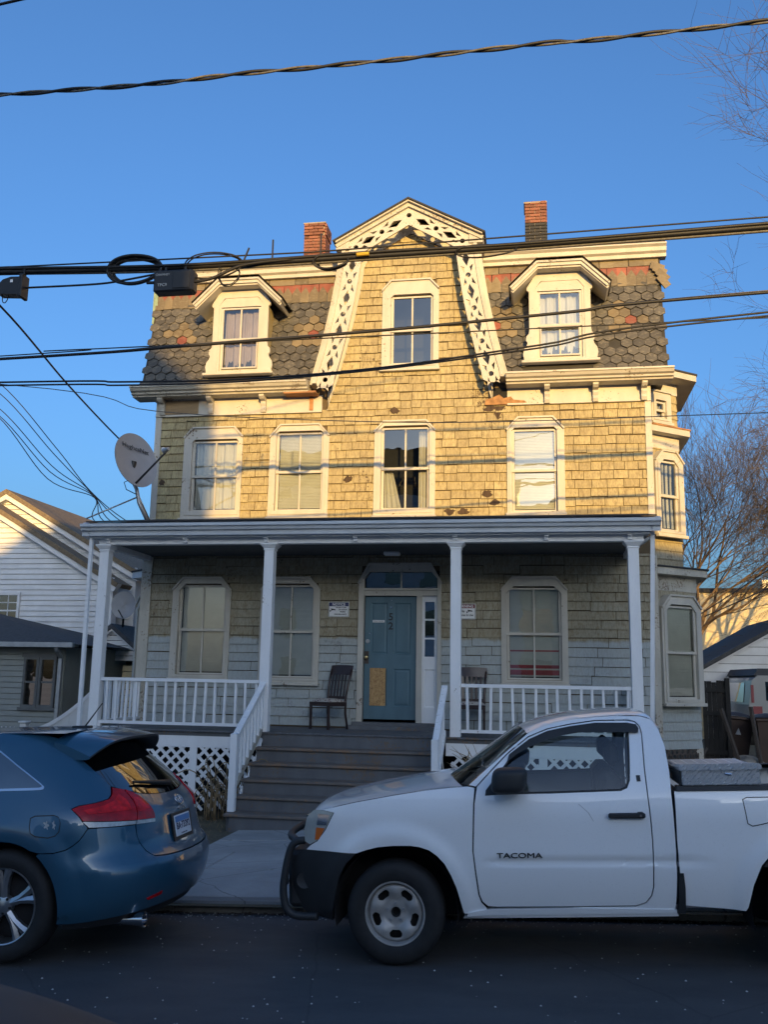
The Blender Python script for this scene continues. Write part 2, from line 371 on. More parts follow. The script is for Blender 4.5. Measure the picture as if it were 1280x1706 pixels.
M = dict(
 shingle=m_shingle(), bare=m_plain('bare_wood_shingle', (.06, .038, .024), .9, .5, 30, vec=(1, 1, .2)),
 trim=m_paint('peeling_trim_paint', (.50, .47, .41), peel=-.01, dirt=.16), trimbad=m_paint('flaking_trim_paint', (.50, .47, .40), (.20, .16, .12), peel=.045, dirt=.30),
 porchwhite=m_paint('porch_white_paint', (.78, .79, .80), (.3, .27, .23), peel=-.035, dirt=.10), fascia=m_plain('gutter_grey_white', (.50, .53, .56), .45, .08, 3),
 wood=m_plain('bare_orange_wood', (.36, .17, .07), .8, .3, 14, vec=(.2, 1, 1)), ply=m_plain('bare_plywood', (.27, .185, .10), .8, .2, 9, vec=(.4, 1, 2)),
 plaster=m_plain('rotted_brown_sheathing', (.30, .16, .07), .9, .4, 12, bump=.4),
 slate=m_slate('grey_slate', (.078, .072, .060), (.22, .195, .145)), slatetan=m_slate('tan_slate', (.165, .128, .072), (.24, .20, .13)), slatered=m_slate('red_slate', (.24, .068, .038), (.24, .11, .07)),
 under=m_plain('roof_underlay', (.035, .033, .03), .9), tar=m_plain('black_roofing', (.03, .03, .032), .85, .3, 10, bump=.2), copper=m_plain('green_flashing', (.22, .30, .2), .7, .3, 9),
 floor=m_paint('grey_deck_paint', (.115, .12, .13), (.14, .10, .07), peel=.05, dirt=.3), tread=m_paint('worn_tread_paint', (.15, .13, .115), (.19, .12, .075), peel=.09, dirt=.35), ceil=m_plain('porch_ceiling_paint', (.10, .105, .11), .7),
 dark=m_plain('dark_interior', (.012, .012, .014), .9), glass=m_glass('window_glass', mixk=.09), blind=m_plain('white_blind', (.50, .48, .43), .6, .06), curtain=m_plain('pale_curtain', (.46, .44, .41), .8, .08, 3), plum=m_plain('mauve_curtain', (.30, .24, .24), .8, .12, 3), redstripe=m_plain('red_blind_slat', (.35, .05, .06), .6),
 door=m_paint('blue_door_paint', (.078, .150, .190), (.2, .2, .19), peel=-.06, dirt=.2, rough=.5), osb=m_osb(), brass=m_plain('brass', (.55, .42, .2), .3, .1, metal=1), black=m_plain('black_plastic', (.012, .012, .013), .45, .1), number=m_plain('dark_number', (.012, .016, .02), .5),
 brick=m_brick('red_brick', (.21, .085, .055)), mortar=m_plain('mortar', (.30, .26, .2), .9), tarbrick=m_plain('black_coated_brick', (.018, .018, .02), .7),
 signwhite=m_plain('sign_white', (.72, .72, .72), .4, .04), signblue=m_plain('sign_blue', (.03, .035, .12), .4, .05), signred=m_plain('sign_red', (.22, .03, .04), .4, .05),
 chair=m_plain('dark_chair_wood', (.035, .02, .018), .35, .3, 9), asphalt=m_asphalt(), concrete=m_concrete('concrete', (.36, .355, .34)), kerb=m_concrete('kerb_stone', (.20, .195, .185)), ground=m_ground(),
 dish=m_plain('dish_grey', (.30, .30, .31), .5, .05), galv=m_plain('galvanised_steel', (.38, .39, .40), .45, .15, metal=.7), cable=m_plain('black_cable', (.012, .012, .013), .6), cablegrey=m_plain('weathered_cable', (.10, .095, .085), .6, .4, 30), yellow=m_plain('yellow_tag', (.55, .36, .03), .5),
 vinyl=m_siding('white_vinyl_siding', (.66, .66, .66)), greyclap=m_siding('grey_green_clapboard', (.235, .25, .235)), shingleroof=m_plain('brown_asphalt_shingles', (.17, .13, .085), .9, .25, 14, bump=.4), darkroof=m_plain('dark_asphalt_shingles', (.06, .062, .066), .9, .25, 14, bump=.4), vinylfence=m_siding('vinyl_fence', (.56, .56, .55)), dkframe=m_plain('dark_grey_frame', (.10, .105, .105), .6), stucco=m_plain('cream_wall', (.62, .52, .33), .9, .10, 3, bump=.1),
 bark=m_plain('bark', (.17, .115, .07), .9, .35, 9, bump=.5, vec=(1, 1, .3)), twig=m_plain('twig', (.095, .075, .06), .9, .3, 5), weed=m_plain('dry_stalk', (.28, .20, .11), .9, .3), fence=m_plain('black_wood_fence', (.02, .018, .016), .9, .3), bin=m_plain('brown_bin', (.065, .038, .028), .5, .15), bin2=m_plain('dark_bin_lid', (.035, .027, .024), .5, .15), rock=m_plain('pale_rock', (.24, .215, .18), .95, .35, 5, bump=.5), plank=m_plain('old_plank', (.07, .055, .045), .9, .3),
 twhite=m_carpaint('white_truck_paint', (.86, .87, .88), dirt=.08), blue=m_carpaint('blue_car_paint', (.022, .095, .165), .25), silver=m_plain('dull_grey_car_paint', (.05, .053, .06), .6, .12, 2, spec=.3), suvpaint=m_carpaint('white_suv_paint', (.30, .30, .29)), wallback=m_plain('old_sheathing', (.10, .072, .04), .9),
 tyre=m_plain('tyre_rubber', (.014, .014, .015), .75, .25, 18), steel=m_plain('grey_steel_wheel', (.36, .345, .33), .45, .18, 10, metal=.3), alloy=m_plain('alloy_wheel', (.42, .43, .45), .28, .1, metal=.9), plastic=m_plain('textured_black_plastic', (.02, .022, .025), .6, .15), carglass=m_glass('car_glass', (.80, .87, .87), .03), dusty=m_glass('dusty_tinted_glass', (.04, .045, .05), .0, .35), tint=m_glass('tinted_glass', (.05, .06, .065), .20), chrome=m_plain('chrome', (.6, .61, .63), .12, .03, metal=1),
 redlens=m_plain('red_lens', (.40, .004, .008), .08, .35, 14), redbright=m_plain('bright_red_lens', (.62, .010, .012), .08, .4, 22), clearlens=m_plain('clear_lens', (.42, .45, .46), .15, .3, 25, coat=1), headlens=m_plain('hazy_headlight', (.36, .38, .36), .22, .2, 6, coat=1), amber=m_plain('amber_lens', (.62, .14, .02), .2, .1, coat=1), cushion=None, diamond=m_diamond(), seat=m_plain('seat_cloth', (.05, .05, .055), .9), plate=m_plain('plate_white', (.62, .66, .7), .4, .05), plateblue=m_plain('plate_blue', (.05, .2, .45), .4, .1), navy=m_plain('navy_print', (.012, .02, .07), .5), gum=m_plain('faded_white_mark', (.5, .5, .48), .7))
_c = NT('patterned_cushion'); _v = _c.n('ShaderNodeTexVoronoi'); _v.inputs['Scale'].default_value = 22; _c.l(_c.P(), _v.inputs['Vector'])
M['cushion'] = _c.out(_c.mix(_c.ramp(_v.outputs['Distance'], .25, .45), (.10, .025, .03), (.42, .38, .33)), .9)
# ------------------------------------------------------------------ ground, road, pavement
def grade(x): return .04*15*tanh((x-1.48)/15)
KERB = -7.12
def zroad(x, y): return grade(x)-.06*max(0, min(1, (y+8.9)/1.8))-(.06*max(0, min(1, (-15.0-y)/1.8)))
def zpave(x, y=0): return grade(x)+.035
def zyard(x, y):
    z = zpave(x)-.02
    k = max(0, min(1, (x-4.6)/1.0)); z += k*.038*max(0, min(y+2.5, 9)); return z
def nonuni(a, b, fine0, fine1, n):
    return sorted(set([a, a*.6+fine0*.4, a*.3+fine0*.7]+lin(fine0, fine1, n)+[b*.3+fine1*.7, b*.6+fine1*.4, b]))
xs = nonuni(-400, 400, -16, 18, 69)
o = MB().grid(lambda x, y: (x, y, zyard(x, y)-.004), xs, nonuni(-7.2, 600, -7.0, 14, 43)).build('ground', M['ground'], smooth=180); tag(o, 'bare brown yard earth around the house', kind='structure')
o = MB().grid(lambda x, y: (x, y, zroad(x, y)), xs, [-17.0, -16.5, -16, -15.5, -15, -14, -13, -12, -11, -10, -9.4, -8.9, -8.4, -7.9, -7.5, KERB+.01]).build('road', M['asphalt'], smooth=180); tag(o, 'dark grey asphalt street speckled with pale grit', kind='structure')
o = MB().grid(lambda x, y: (x, y, zpave(x)), xs, [-600, -60, -30, -22, -17.0]).build('far_pavement', M['concrete'], smooth=180); tag(o, 'pavement across the street', kind='structure')
# pavement of separate slabs, walk to the steps, kerb stones
pv = MB().grid(lambda x, y: (x, y, zpave(x)-.03), xs, [KERB+.16, -4.8]).build('pavement', M['concrete'], smooth=180); tag(pv, 'concrete pavement along the kerb in front of the porch', kind='structure')
def slab(name, x0, x1, y0, y1, mat, parent, top=0., deep=.12):
    g = .006; vs = []
    for k in (-deep, top-.008, top):
        i = g if k < top else g+.008
        vs += [(x0+i, y0+i, zpave(x0)+k), (x1-i, y0+i, zpave(x1)+k), (x1-i, y1-i, zpave(x1)+k), (x0+i, y1-i, zpave(x0)+k)]
    f = [(8, 9, 10, 11)]+[(a+j, a+(j+1) % 4, a+4+(j+1) % 4, a+4+j) for a in (0, 4) for j in range(4)]
    return MB().add(vs, f).build(name, mat, parent)
x = -12.6
while x < 14:
    slab('slab', x, x+1.45, KERB+.17, -5.72 if -1.7 < x < .5 else -4.75, M['concrete'], pv, RN.uniform(-.004, .004)); x += 1.45
for a, b in ((-2.45, -1.0), (-1.0, .45)): slab('slab', a, b, -5.71, -4.75, M['concrete'], pv, .003)
kb = MB().grid(lambda x, y: (x, y, zroad(x, KERB)-.2), xs, [KERB, KERB+.15]).build('kerb', M['kerb']); tag(kb, 'worn stone kerb between street and pavement', kind='structure')
x = -13.0
while x < 15:
    l = RN.uniform(1.5, 2.1); e = RN.uniform(-.008, .008); vs = []
    for X in (x+.004, x+l-.004):
        z = zpave(X)+e
        vs += [(X, KERB+e, zroad(X, KERB)-.25), (X, KERB+e, z-.02), (X, KERB+e+.018, z), (X, KERB+.165, z), (X, KERB+.165, z-.3)]
    MB().add(vs, [(0, 5, 6, 1), (1, 6, 7, 2), (2, 7, 8, 3), (0, 1, 2, 3, 4), (9, 8, 7, 6, 5)]).build('kerb_stone', M['kerb'], kb); x += l
wk = MB().grid(lambda x, y: (x, y, zpave(x)-.015), [-1.5, -.8, 0, .6, 1.2], [-4.76, -3.0]).build('walk', M['concrete']); tag(wk, 'short concrete walk from pavement to porch steps', kind='structure')
for a, b, c, d in ((-1.5, -.1, -4.74, -3.95), (-.1, 1.25, -4.74, -3.95), (-1.5, -.1, -3.94, -3.05), (-.1, 1.25, -3.94, -3.05)): slab('slab', a, b, c, d, M['concrete'], wk, RN.uniform(-.003, .003))
# street grit and dead leaves in the gutter
mb = MB()
for i in range(1700):
    X = RN.uniform(-6, 8); Y = RN.choice([RN.uniform(-12.5, -7.2), KERB-abs(RN.gauss(0, .13))-.02]); z = zroad(X, Y); r = RN.uniform(.003, .008)
    mb.add([(X-r, Y-r*.6, z), (X+r, Y-r, z), (X+r*.7, Y+r, z), (X-r, Y+r*.7, z), (X, Y, z+r*.9)], [(0, 1, 4), (1, 2, 4), (2, 3, 4), (3, 0, 4)])
tag(mb.build('street_grit', M['gum']), 'loose pale grit scattered over the asphalt', 'grit', kind='stuff')
mb = MB()
for i in range(900):
    X = RN.uniform(-6, 8); Y = KERB-abs(RN.gauss(0, .07))-.01; z = zroad(X, Y)+.004; r = RN.uniform(.008, .028); a = RN.uniform(0, 6.3); c_, s_ = cos(a)*r, sin(a)*r
    mb.add([(X-c_, Y-s_, z), (X+s_*.5, Y-c_*.5, z+r*.3), (X+c_, Y+s_, z), (X-s_*.5, Y+c_*.5, z+r*.5)], [(0, 1, 2, 3)])
tag(mb.build('gutter_litter', M['plank']), 'dead leaves and dirt gathered along the kerb', 'litter', kind='stuff')
mb = MB()
for i in range(2600):
    X = RN.uniform(-5.6, 5); Y = RN.uniform(-4.7, -1.9); z = zyard(X, Y)
    if -1.7 < X < 1.3: continue
    h = RN.uniform(.02, .07); a = RN.uniform(0, 6.3); w = .006
    mb.add([(X-w*cos(a), Y-w*sin(a), z-.01), (X+w*cos(a), Y+w*sin(a), z-.01), (X+RN.uniform(-.04, .04), Y+RN.uniform(-.04, .04), z+h)], [(0, 1, 2)])
tag(mb.build('dead_grass', M['weed']), 'sparse dead grass in the bare front yard', 'grass', kind='stuff')
# ------------------------------------------------------------------ the house
HOUSE = thing('house', 'three-storey tan shingled house with slate mansard roof, fretwork gable and white porch', 'house')
XL, XR = -4.42, 4.36; GX = .272                       # corners, gable axis
def wall_holes(x0, x1, z0, z1, holes, y):
    X = sorted(set([x0, x1]+[h[i] for h in holes for i in (0, 1)])); Zs = sorted(set([z0, z1]+[h[i] for h in holes for i in (2, 3)])); mb = MB()
    for a, b in zip(X, X[1:]):
        for c, d in zip(Zs, Zs[1:]):
            if not any(h[0]-1e-6 <= a and b <= h[1]+1e-6 and h[2]-1e-6 <= c and d <= h[3]+1e-6 for h in holes): mb.add([(a, y, c), (b, y, c), (b, y, d), (a, y, d)], [(0, 1, 2, 3)])
    return mb
# windows: casing x0,x1,z0,z1, chamfer height, glass x0,x1,z0,z1, options
WIN = [
 dict(o=(-3.90, -2.83, 1.87, 3.63), c=.20, g=(-3.73, -2.95, 1.985, 3.46), mun=1, fill='blind', low=1),
 dict(o=(-2.285, -1.225, 1.83, 3.63), c=.20, g=(-2.12, -1.36, 1.955, 3.46), mun=1, fill='blind', low=1, tape=1),
 dict(o=(1.865, 2.945, 1.88, 3.635), c=.20, g=(2.0, 2.80, 1.99, 3.42), mun=1, fill='redblind', low=1),
 dict(o=(-3.855, -2.745, 4.68, 6.365), c=.17, g=(-3.65, -2.86, 4.86, 6.08), mun=1, fill='curtain'),
 dict(o=(-2.232, -1.145, 4.68, 6.375), c=.20, g=(-2.07, -1.295, 4.85, 6.19), mun=1, fill='blind'),
 dict(o=(-.332, .745, 4.68, 6.385), c=.17, g=(-.165, .60, 4.845, 6.235), mun=1, fill='open'),
 dict(o=(1.978, 2.945, 4.70, 6.385), c=.20, g=(2.105, 2.775, 4.78, 6.14), mun=0, fill='blind'),
 dict(o=(-.236, .792, 7.34, 9.02), c=.17, g=(-.03, .645, 7.48, 8.68), mun=1, fill='dark')]
def chamf(x0, x1, z0, z1, c, k=.95): return [(x0, z0), (x1, z0), (x1, z1-c), (x1-c*k, z1), (x0+c*k, z1), (x0, z1-c)]
def band(path, t):                                    # outline of a strip of thickness t above an open path
    up = []
    for i, p in enumerate(path):
        a = Vector(path[max(i-1, 0)]); b = Vector(p); c = Vector(path[min(i+1, len(path)-1)])
        ns = [Vector((-(q-r_).y, (q-r_).x)).normalized() for q, r_ in ((b, a), (c, b)) if (q-r_).length > 1e-9]
        m = sum(ns, Vector((0, 0))); m = m/(m.dot(m)/len(ns)) if len(ns) > 1 else m
        q = b+m*t; up.append((q.x, q.y))
    return list(path)+up[::-1]
def fill_window(w, kind, g, y, parent):
    x0, x1, z0, z1 = g
    if kind in ('blind', 'redblind'):
        mb = MB(); z = z0+.01; k = 0; rows = []; p = .027
        while z < z1: rows.append(z); z += p
        for k, z in enumerate(rows):
            yy = y+.058
            if kind == 'redblind' and (1 <= k <= 3 or 5 <= k <= 6 or k == 15): continue
            mb.add([(x0+.005, yy, z), (x1-.005, yy+RN.uniform(0, .004), z), (x1-.005, yy+.012, z+p*1.02), (x0+.005, yy+.012, z+p*1.02)], [(0, 1, 2, 3)])
        mb.build('blind', M['blind'], parent)
        if kind == 'redblind':
            mb = MB()
            for k in (1, 2, 3, 5, 6, 15):
                z = rows[k]; mb.add([(x0+.005, y+.056, z), (x1-.005, y+.056, z), (x1-.005, y+.066, z+p*1.02), (x0+.005, y+.066, z+p*1.02)], [(0, 1, 2, 3)])
            mb.build('red_slats', M['redstripe'], parent)
    elif kind in ('curtain', 'plum', 'lace'):
        am = .018; ph = RN.uniform(0, 6)
        fn = lambda u, v: (x0+u*(x1-x0), y+.10+am*sin(u*24+ph+.8*sin(v*3))+.01*sin(u*61), z0+.02+v*(z1-z0-.02))
        MB().grid(fn, lin(0, 1, 60), lin(0, 1, 6)).build('curtain', M['plum'] if kind == 'plum' else M['curtain'], parent, 180)
    elif kind == 'open':
        for a, b in ((x0, x0+.30), (x1-.16, x1)):
            fn = lambda u, v: (a+u*(b-a)*(1-.55*v if a == x0 else 1), y+.12+.015*sin(u*20), z0+v*(z1-z0)*(.5 if a == x0 else 1))
            MB().grid(fn, lin(0, 1, 24), lin(0, 1, 5)).build('curtain', M['curtain'], parent, 180)
def build_window(w, parent=HOUSE, y=0, cas='trim', deep=.05):
    x0, x1, z0, z1 = w['o']; g = w['g']; s = .045; gi = (g[0]-s, g[1]+s, g[2]-s, g[3]+s); gc = min(.12, w['c']*.6) if w.get('low') else .05
    out = chamf(x0, x1, z0, z1, w['c']); inn = chamf(gi[0], gi[1], gi[2], gi[3]+.012, gc)
    mid = [(a*.55+b*.45, c*.55+d*.45) for (a, c), (b, d) in zip(out, inn)]
    mb = MB().ring(out, inn, y-deep, max(y+.02, .02))
    mb.ring(mid, inn, y-deep-.014, y-deep+.002)
    root = mb.build('window', M[cas], parent)
    path = [(x1+.012, z1-w['c']-.015), (x1-w['c']*.95+.008, z1+.004), (x0+w['c']*.95-.008, z1+.004), (x0-.012, z1-w['c']-.015)]
    MB().prism(band(path, .028), y-deep-.035, y-.01).build('drip_cap', M[cas], root)
    MB().cbox(x0-.025 if not w.get('low') else x0-.01, x1+.02, y-deep-.045, y, z0-.045, z0+.012, .006).build('sill', M[cas], root)
    zm = (g[2]+g[3])/2+.005; yb = y+.012
    for k, (za, zb, yo) in enumerate(((zm-.02, g[3]+.03, 0), (g[2]-.03, zm+.02, .03))):
        o2 = [(gi[0], za-.02), (gi[1], za-.02), (gi[1], zb), (gi[0], zb)]; i2 = [(g[0], za+.02), (g[1], za+.02), (g[1], zb-.03), (g[0], zb-.03)]
        sa = MB().ring(o2, i2, yb+yo-.022, yb+yo+.012).build('sash', M['trim'], root)
        xm = (g[0]+g[1])/2
        if w['mun']: MB().box(xm-.014, xm+.014, yb+yo-.016, yb+yo+.008, za+.02, zb-.03).build('muntin', M['trim'], root)
        for a, b in (((g[0], xm-.012), (xm+.012, g[1])) if w['mun'] else ((g[0], g[1]),)):
            MB().add([(a, yb+yo, za+.015), (b, yb+yo, za+.015), (b, yb+yo, zb-.025), (a, yb+yo, zb-.025)], [(0, 1, 2, 3)]).build('pane', M['glass'], root)
    fill_window(w, w['fill'], g, y, root)
    if w.get('tape'):
        for p, q in (((g[0]+.06, zm-.12), (g[0]+.30, g[2]+.2)), ((g[1]-.1, zm-.1), (g[1]-.33, g[2]+.15)), ((g[0]+.08, g[2]+.32), (g[1]-.1, zm-.2))):
            MB().bar((p[0], y+.075, p[1]), (q[0], y+.075, q[1]), .01, .05).build('torn_plastic', M['gum'], root)
    return root
DOORH = (-.50, .845, 1.2, 3.74)
holes = [(w['g'][0]-.04, w['g'][1]+.04, w['g'][2]-.04, w['g'][3]+.04) for w in WIN]+[DOORH]
FW = wall_holes(XL, XR, .6, 7.15, holes[:-2]+[DOORH], 0)
FW.m = None
h3 = holes[-2]                                        # gable window
hw = lambda z: linterp(z, [6.6, 7.2, 8.3, 9.0, 9.45, 9.95], [1.60, 1.40, 1.16, 1.03, .98, .05])
zs = [7.15, h3[2]-.0, 7.6, 8.0, 8.4, h3[3], 9.0, 9.45, 9.95]; zs = sorted(set(zs+[7.48-.04]))
for a, b in zip(zs, zs[1:]):
    if h3[2]-.001 <= a and b <= h3[3]+.001:
        FW.add([(GX-hw(a), 0, a), (h3[0], 0, a), (h3[0], 0, b), (GX-hw(b), 0, b)], [(0, 1, 2, 3)]); FW.add([(h3[1], 0, a), (GX+hw(a), 0, a), (GX+hw(b), 0, b), (h3[1], 0, b)], [(0, 1, 2, 3)])
    else: FW.add([(GX-hw(a), 0, a), (GX+hw(a), 0, a), (GX+hw(b), 0, b), (GX-hw(b), 0, b)], [(0, 1, 2, 3)])
WALL = FW.build('front_wall', M['wallback'], HOUSE)
for w in WIN: build_window(w)
MB().add([(XL, .7, .6), (XR, .7, .6), (XR, .7, 9.5), (XL, .7, 9.5)], [(0, 1, 2, 3)]).add([(XL, .02, 4.2), (XR, .02, 4.2), (XR, .7, 4.2), (XL, .7, 4.2)], [(0, 1, 2, 3)]).build('interior', M['dark'], HOUSE)
# --- shingles
sh = []
def rows(z0, z1, e, wmin, wmax, xr):
    z = z0
    while z < z1-.02:
        iv = xr(z+e*.5)
        for a, b in iv:
            x = a
            while x < b-.01:
                w = min(RN.uniform(wmin, wmax), b-x)
                if b-x-w < .06: w = b-x
                sh.append((x, x+w, z, min(z+e-.005, z1+.02))); x += w
        z += e
def cut(iv, z, e, hs):
    for h in hs:
        if h[2] < z and z < h[3]:
            out = []
            for a, b in iv:
                if h[1] <= a or h[0] >= b: out.append((a, b))
                else:
                    if a < h[0]: out.append((a, h[0]))
                    if h[1] < b: out.append((h[1], b))
            iv = out
    return iv
cas = [(w['o'][0]+.05, w['o'][1]-.05, w['o'][2]+.04, w['o'][3]-.06) for w in WIN]+[(-.50, .83, 1.1, 3.78)]
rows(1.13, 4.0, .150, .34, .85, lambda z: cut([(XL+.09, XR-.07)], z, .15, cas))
rows(4.52, 6.62, .152, .15, .33, lambda z: cut([(XL+.09, XR-.07)], z, .15, cas))
gi = lambda z: linterp(z, [6.6, 6.85, 7.21, 7.7, 8.3, 9.02, 9.4, 9.95], [1.50, 1.42, 1.30, 1.17, 1.03, .90, .86, .04])
rows(6.62, 9.92, .150, .18, .36, lambda z: cut([(GX-gi(z), GX+gi(z))], z, .15, cas))
barespots = [(-.05, 6.53), (.05, 6.40), (1.72, 4.93), (1.62, 5.05), (1.2, 4.72), (.95, 4.72), (-.75, 5.35), (-.55, 4.85), (-4.2, 5.3), (1.75, 6.5)]
unit = MB().add([(0, -.027, 0), (1, -.027, 0), (1, -.004, 1), (0, -.004, 1), (0, 0, 0), (1, 0, 0), (1, 0, 1), (0, 0, 1)], [(0, 1, 2, 3), (4, 5, 1, 0), (0, 3, 7, 4), (1, 5, 6, 2), (3, 2, 6, 7)])
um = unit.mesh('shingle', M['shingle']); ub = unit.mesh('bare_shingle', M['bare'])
sh = [s + (s[1]-s[0] < .27 and any(s[0] <= bx <= s[1] and s[2] <= bz <= s[3] for bx, bz in barespots),) for s in sh]
sh.sort(key=lambda s: (not s[4], -(s[1]-s[0])*(s[3]-s[2])))
rest = MB()
for k, (a, b, c, d, bare) in enumerate(sh):
    g = .005; jz = RN.uniform(-.009, .009); th = RN.uniform(.8, 1.25)
    if k < 300:
        if bare:
            n_ = 15; pg = [((a+b)/2+(b-a)*.5*cos(q)*RN.uniform(.45, 1.05), (c+d)/2+(d-c)*.5*sin(q)*RN.uniform(.5, 1.1)) for q in lin(0, 2*pi*(n_-1)/n_, n_)]
            MB().prism(pg, -.031, -.005).build('bare_patch', M['bare'], WALL)
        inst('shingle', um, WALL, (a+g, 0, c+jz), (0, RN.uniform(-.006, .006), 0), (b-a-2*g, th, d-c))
    else:
        rest.m = Matrix.Translation((a+g, 0, c+jz)) @ Matrix.Diagonal((b-a-2*g, th, d-c, 1)); rest.add(unit.v, unit.f)
rest.m = None
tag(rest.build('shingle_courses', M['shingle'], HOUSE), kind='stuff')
# corner boards, side walls, body
for a, b in ((XL-.02, XL+.095), (XR-.075, XR+.03)):
    MB().box(a, b, -.035, .02, 4.55, 6.62).build('corner_board', M['trim'], HOUSE); MB().box(a-(.07 if a < 0 else 0), b, -.04, .02, 1.08, 4.0).build('corner_board', M['trimbad'], HOUSE)
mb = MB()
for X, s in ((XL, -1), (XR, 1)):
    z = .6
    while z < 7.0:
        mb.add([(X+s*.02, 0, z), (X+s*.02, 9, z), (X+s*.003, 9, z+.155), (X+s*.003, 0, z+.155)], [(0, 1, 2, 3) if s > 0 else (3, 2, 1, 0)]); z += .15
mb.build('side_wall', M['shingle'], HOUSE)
MB().box(XL+.005, XR-.005, 8.9, 9.0, 0, 9.4).build('rear_wall', M['shingle'], HOUSE)
MB().box(XL+.03, XR-.03, .02, 8.9, -.6, .75).build('foundation', M['kerb'], HOUSE)
# --- frieze, cornice with brackets
def sweepx(prof, x0, x1, mat, name, parent=HOUSE, seg=1):
    n = len(prof); mb = MB(); vs = []
    for X in lin(x0, x1, seg+1): vs += [(X, y, z) for y, z in prof]
    f = [(i*n+j, (i+1)*n+j, (i+1)*n+(j+1) % n, i*n+(j+1) % n) for i in range(seg) for j in range(n)]+[tuple(range(n-1, -1, -1)), tuple(range(seg*n, (seg+1)*n))]
    return mb.add(vs, f).build(name, mat, parent)
CP = [(.02, 6.90), (-.30, 6.90), (-.31, 6.925), (-.36, 6.935), (-.37, 6.965), (-.42, 6.985), (-.45, 7.03), (-.47, 7.035), (-.47, 7.065), (-.10, 7.15), (.02, 7.15)]
sweepx(CP, -4.80, -1.50, M['trimbad'], 'cornice'); sweepx(CP, 1.98, 4.73, M['trim'], 'cornice')
MB().box(XL-.02, -1.30, -.045, .02, 6.605, 6.90).build('frieze_board', M['trim'], HOUSE); MB().box(1.99, XR+.03, -.045, .02, 6.625, 6.90).build('frieze_board', M['trim'], HOUSE)
MB().box(XL-.02, -1.30, -.06, .0, 6.585, 6.615).build('frieze_lip', M['trim'], HOUSE); MB().box(1.99, XR+.03, -.06, .0, 6.605, 6.635).build('frieze_lip', M['trim'], HOUSE)
MB().box(-4.27, -3.62, -.052, -.04, 6.625, 6.885).build('plywood_patch', M['ply'], HOUSE)
MB().box(-1.95, -1.36, -.30, -.05, 6.875, 6.91).build('bare_soffit_board', M['wood'], HOUSE); MB().box(-1.53, -1.46, -.060, -.04, 6.62, 6.87).build('bare_board', M['wood'], HOUSE)
br = [(0, 0), (.05, 0), (.075, .05), (.06, .10), (.085, .15), (.085, .19), (.17, .21), (.22, .25), (.22, .295), (0, .295)]
for X in (-4.30, -3.365, -2.37, 2.668, 3.477, 4.275):
    bp = MB().add([(X+s, -.045-y, 6.61+z) for s in (-.045, .045) for y, z in br], [tuple(range(len(br)-1, -1, -1)), tuple(range(len(br), 2*len(br)))]+[(i, (i+1) % len(br), (i+1) % len(br)+len(br), i+len(br)) for i in range(len(br))])
    bp.build('bracket', M['trim'], HOUSE)
# rotten corner beside the gable foot
MB().prism([(1.60, 6.62), (2.35, 6.62), (2.28, 6.68), (2.1, 6.70), (2.05, 6.76), (1.93, 6.73), (1.85, 6.80), (1.72, 6.74), (1.62, 6.72)], -.052, 0).build('exposed_sheathing', M['plaster'], HOUSE)
MB().box(1.66, 2.06, -.03, .0, 6.74, 6.93).build('rotted_hole', M['dark'], HOUSE)
MB().prism([(1.70, 6.60), (1.95, 6.60), (1.9, 6.52), (1.82, 6.35), (1.76, 6.5)], -.024, -.012).build('exposed_sheathing', M['bare'], HOUSE)
# --- mansard
MZ0, MZ1 = 7.12, 9.42
def my(z):
    t = (z-MZ0)/(MZ1-MZ0); return -.11+.46*(1-(1-t)**1.5)
def mslope(z): return math.atan2(my(z+.02)-my(z-.02), .04)
LEG = lambda z: linterp(z, [7.0, 7.7, 8.3, 8.9, 9.4], [1.62, 1.45, 1.32, 1.21, 1.16])
MR = MB().grid(lambda x, z: (x if x < -1.3 else GX-LEG(z), my(z), z), [-4.74, -4, -3, -2, -1], lin(MZ0-.03, MZ1, 12)).build('mansard_slope', M['under'], HOUSE)
MR2 = MB().grid(lambda x, z: (x if x > 2.1 else GX+LEG(z), my(z), z), [1.8, 2.5, 3.5, 4.68], lin(MZ0-.03, MZ1, 12)).build('mansard_slope', M['under'], HOUSE)
mb = MB()
for X in (-4.74, 4.68): mb.add([(X, my(z), z) for z in lin(MZ0-.05, MZ1, 8)]+[(X, 9, MZ1), (X, 9, MZ0-.05)], [tuple(range(10))])
mb.add([(-4.74, 0, MZ0-.05), (4.68, 0, MZ0-.05), (4.68, 9, MZ0-.05), (-4.74, 9, MZ0-.05)], [(0, 1, 2, 3)])
mb.build('mansard_side', M['slate'], HOUSE)
def slatemesh(poly, name, mat, th=.011):
    n = len(poly)
    return MB().add([(x, -.004-(.012 if z < 0 else .002), z) for x, z in poly]+[(x, .008, z) for x, z in poly], [tuple(range(n))]+[(i, i+n, (i+1) % n+n, (i+1) % n) for i in range(n)]).mesh(name, mat)
PX, PZ = .196, .1575
hexp = [(.0925, -.050), (.0925, .050), (0, .1015), (-.0925, .050), (-.0925, -.050), (0, -.1015)][::-1]
HM = {k: slatemesh(hexp, 'slate', M[k]) for k in ('slate', 'slatetan', 'slatered')}
DX = (-2.86, 2.905); 
def in_dormer(x, z):
    return any(abs(x-d) < (.52 if z > 7.75 else .58) and z < 8.95 for d in DX) or any(abs(x-d) < .36 and z < 9.12 for d in DX)
lx = lambda z: GX-linterp(z, [7.0, 7.7, 8.3, 8.9, 9.4], [1.64, 1.47, 1.34, 1.23, 1.18]); rx = lambda z: 2*GX-lx(z)
flowers = [(-4.12, 8.17), (-1.62, 8.17), (1.86, 8.17), (4.05, 8.17)]
k = 0; z = 7.20
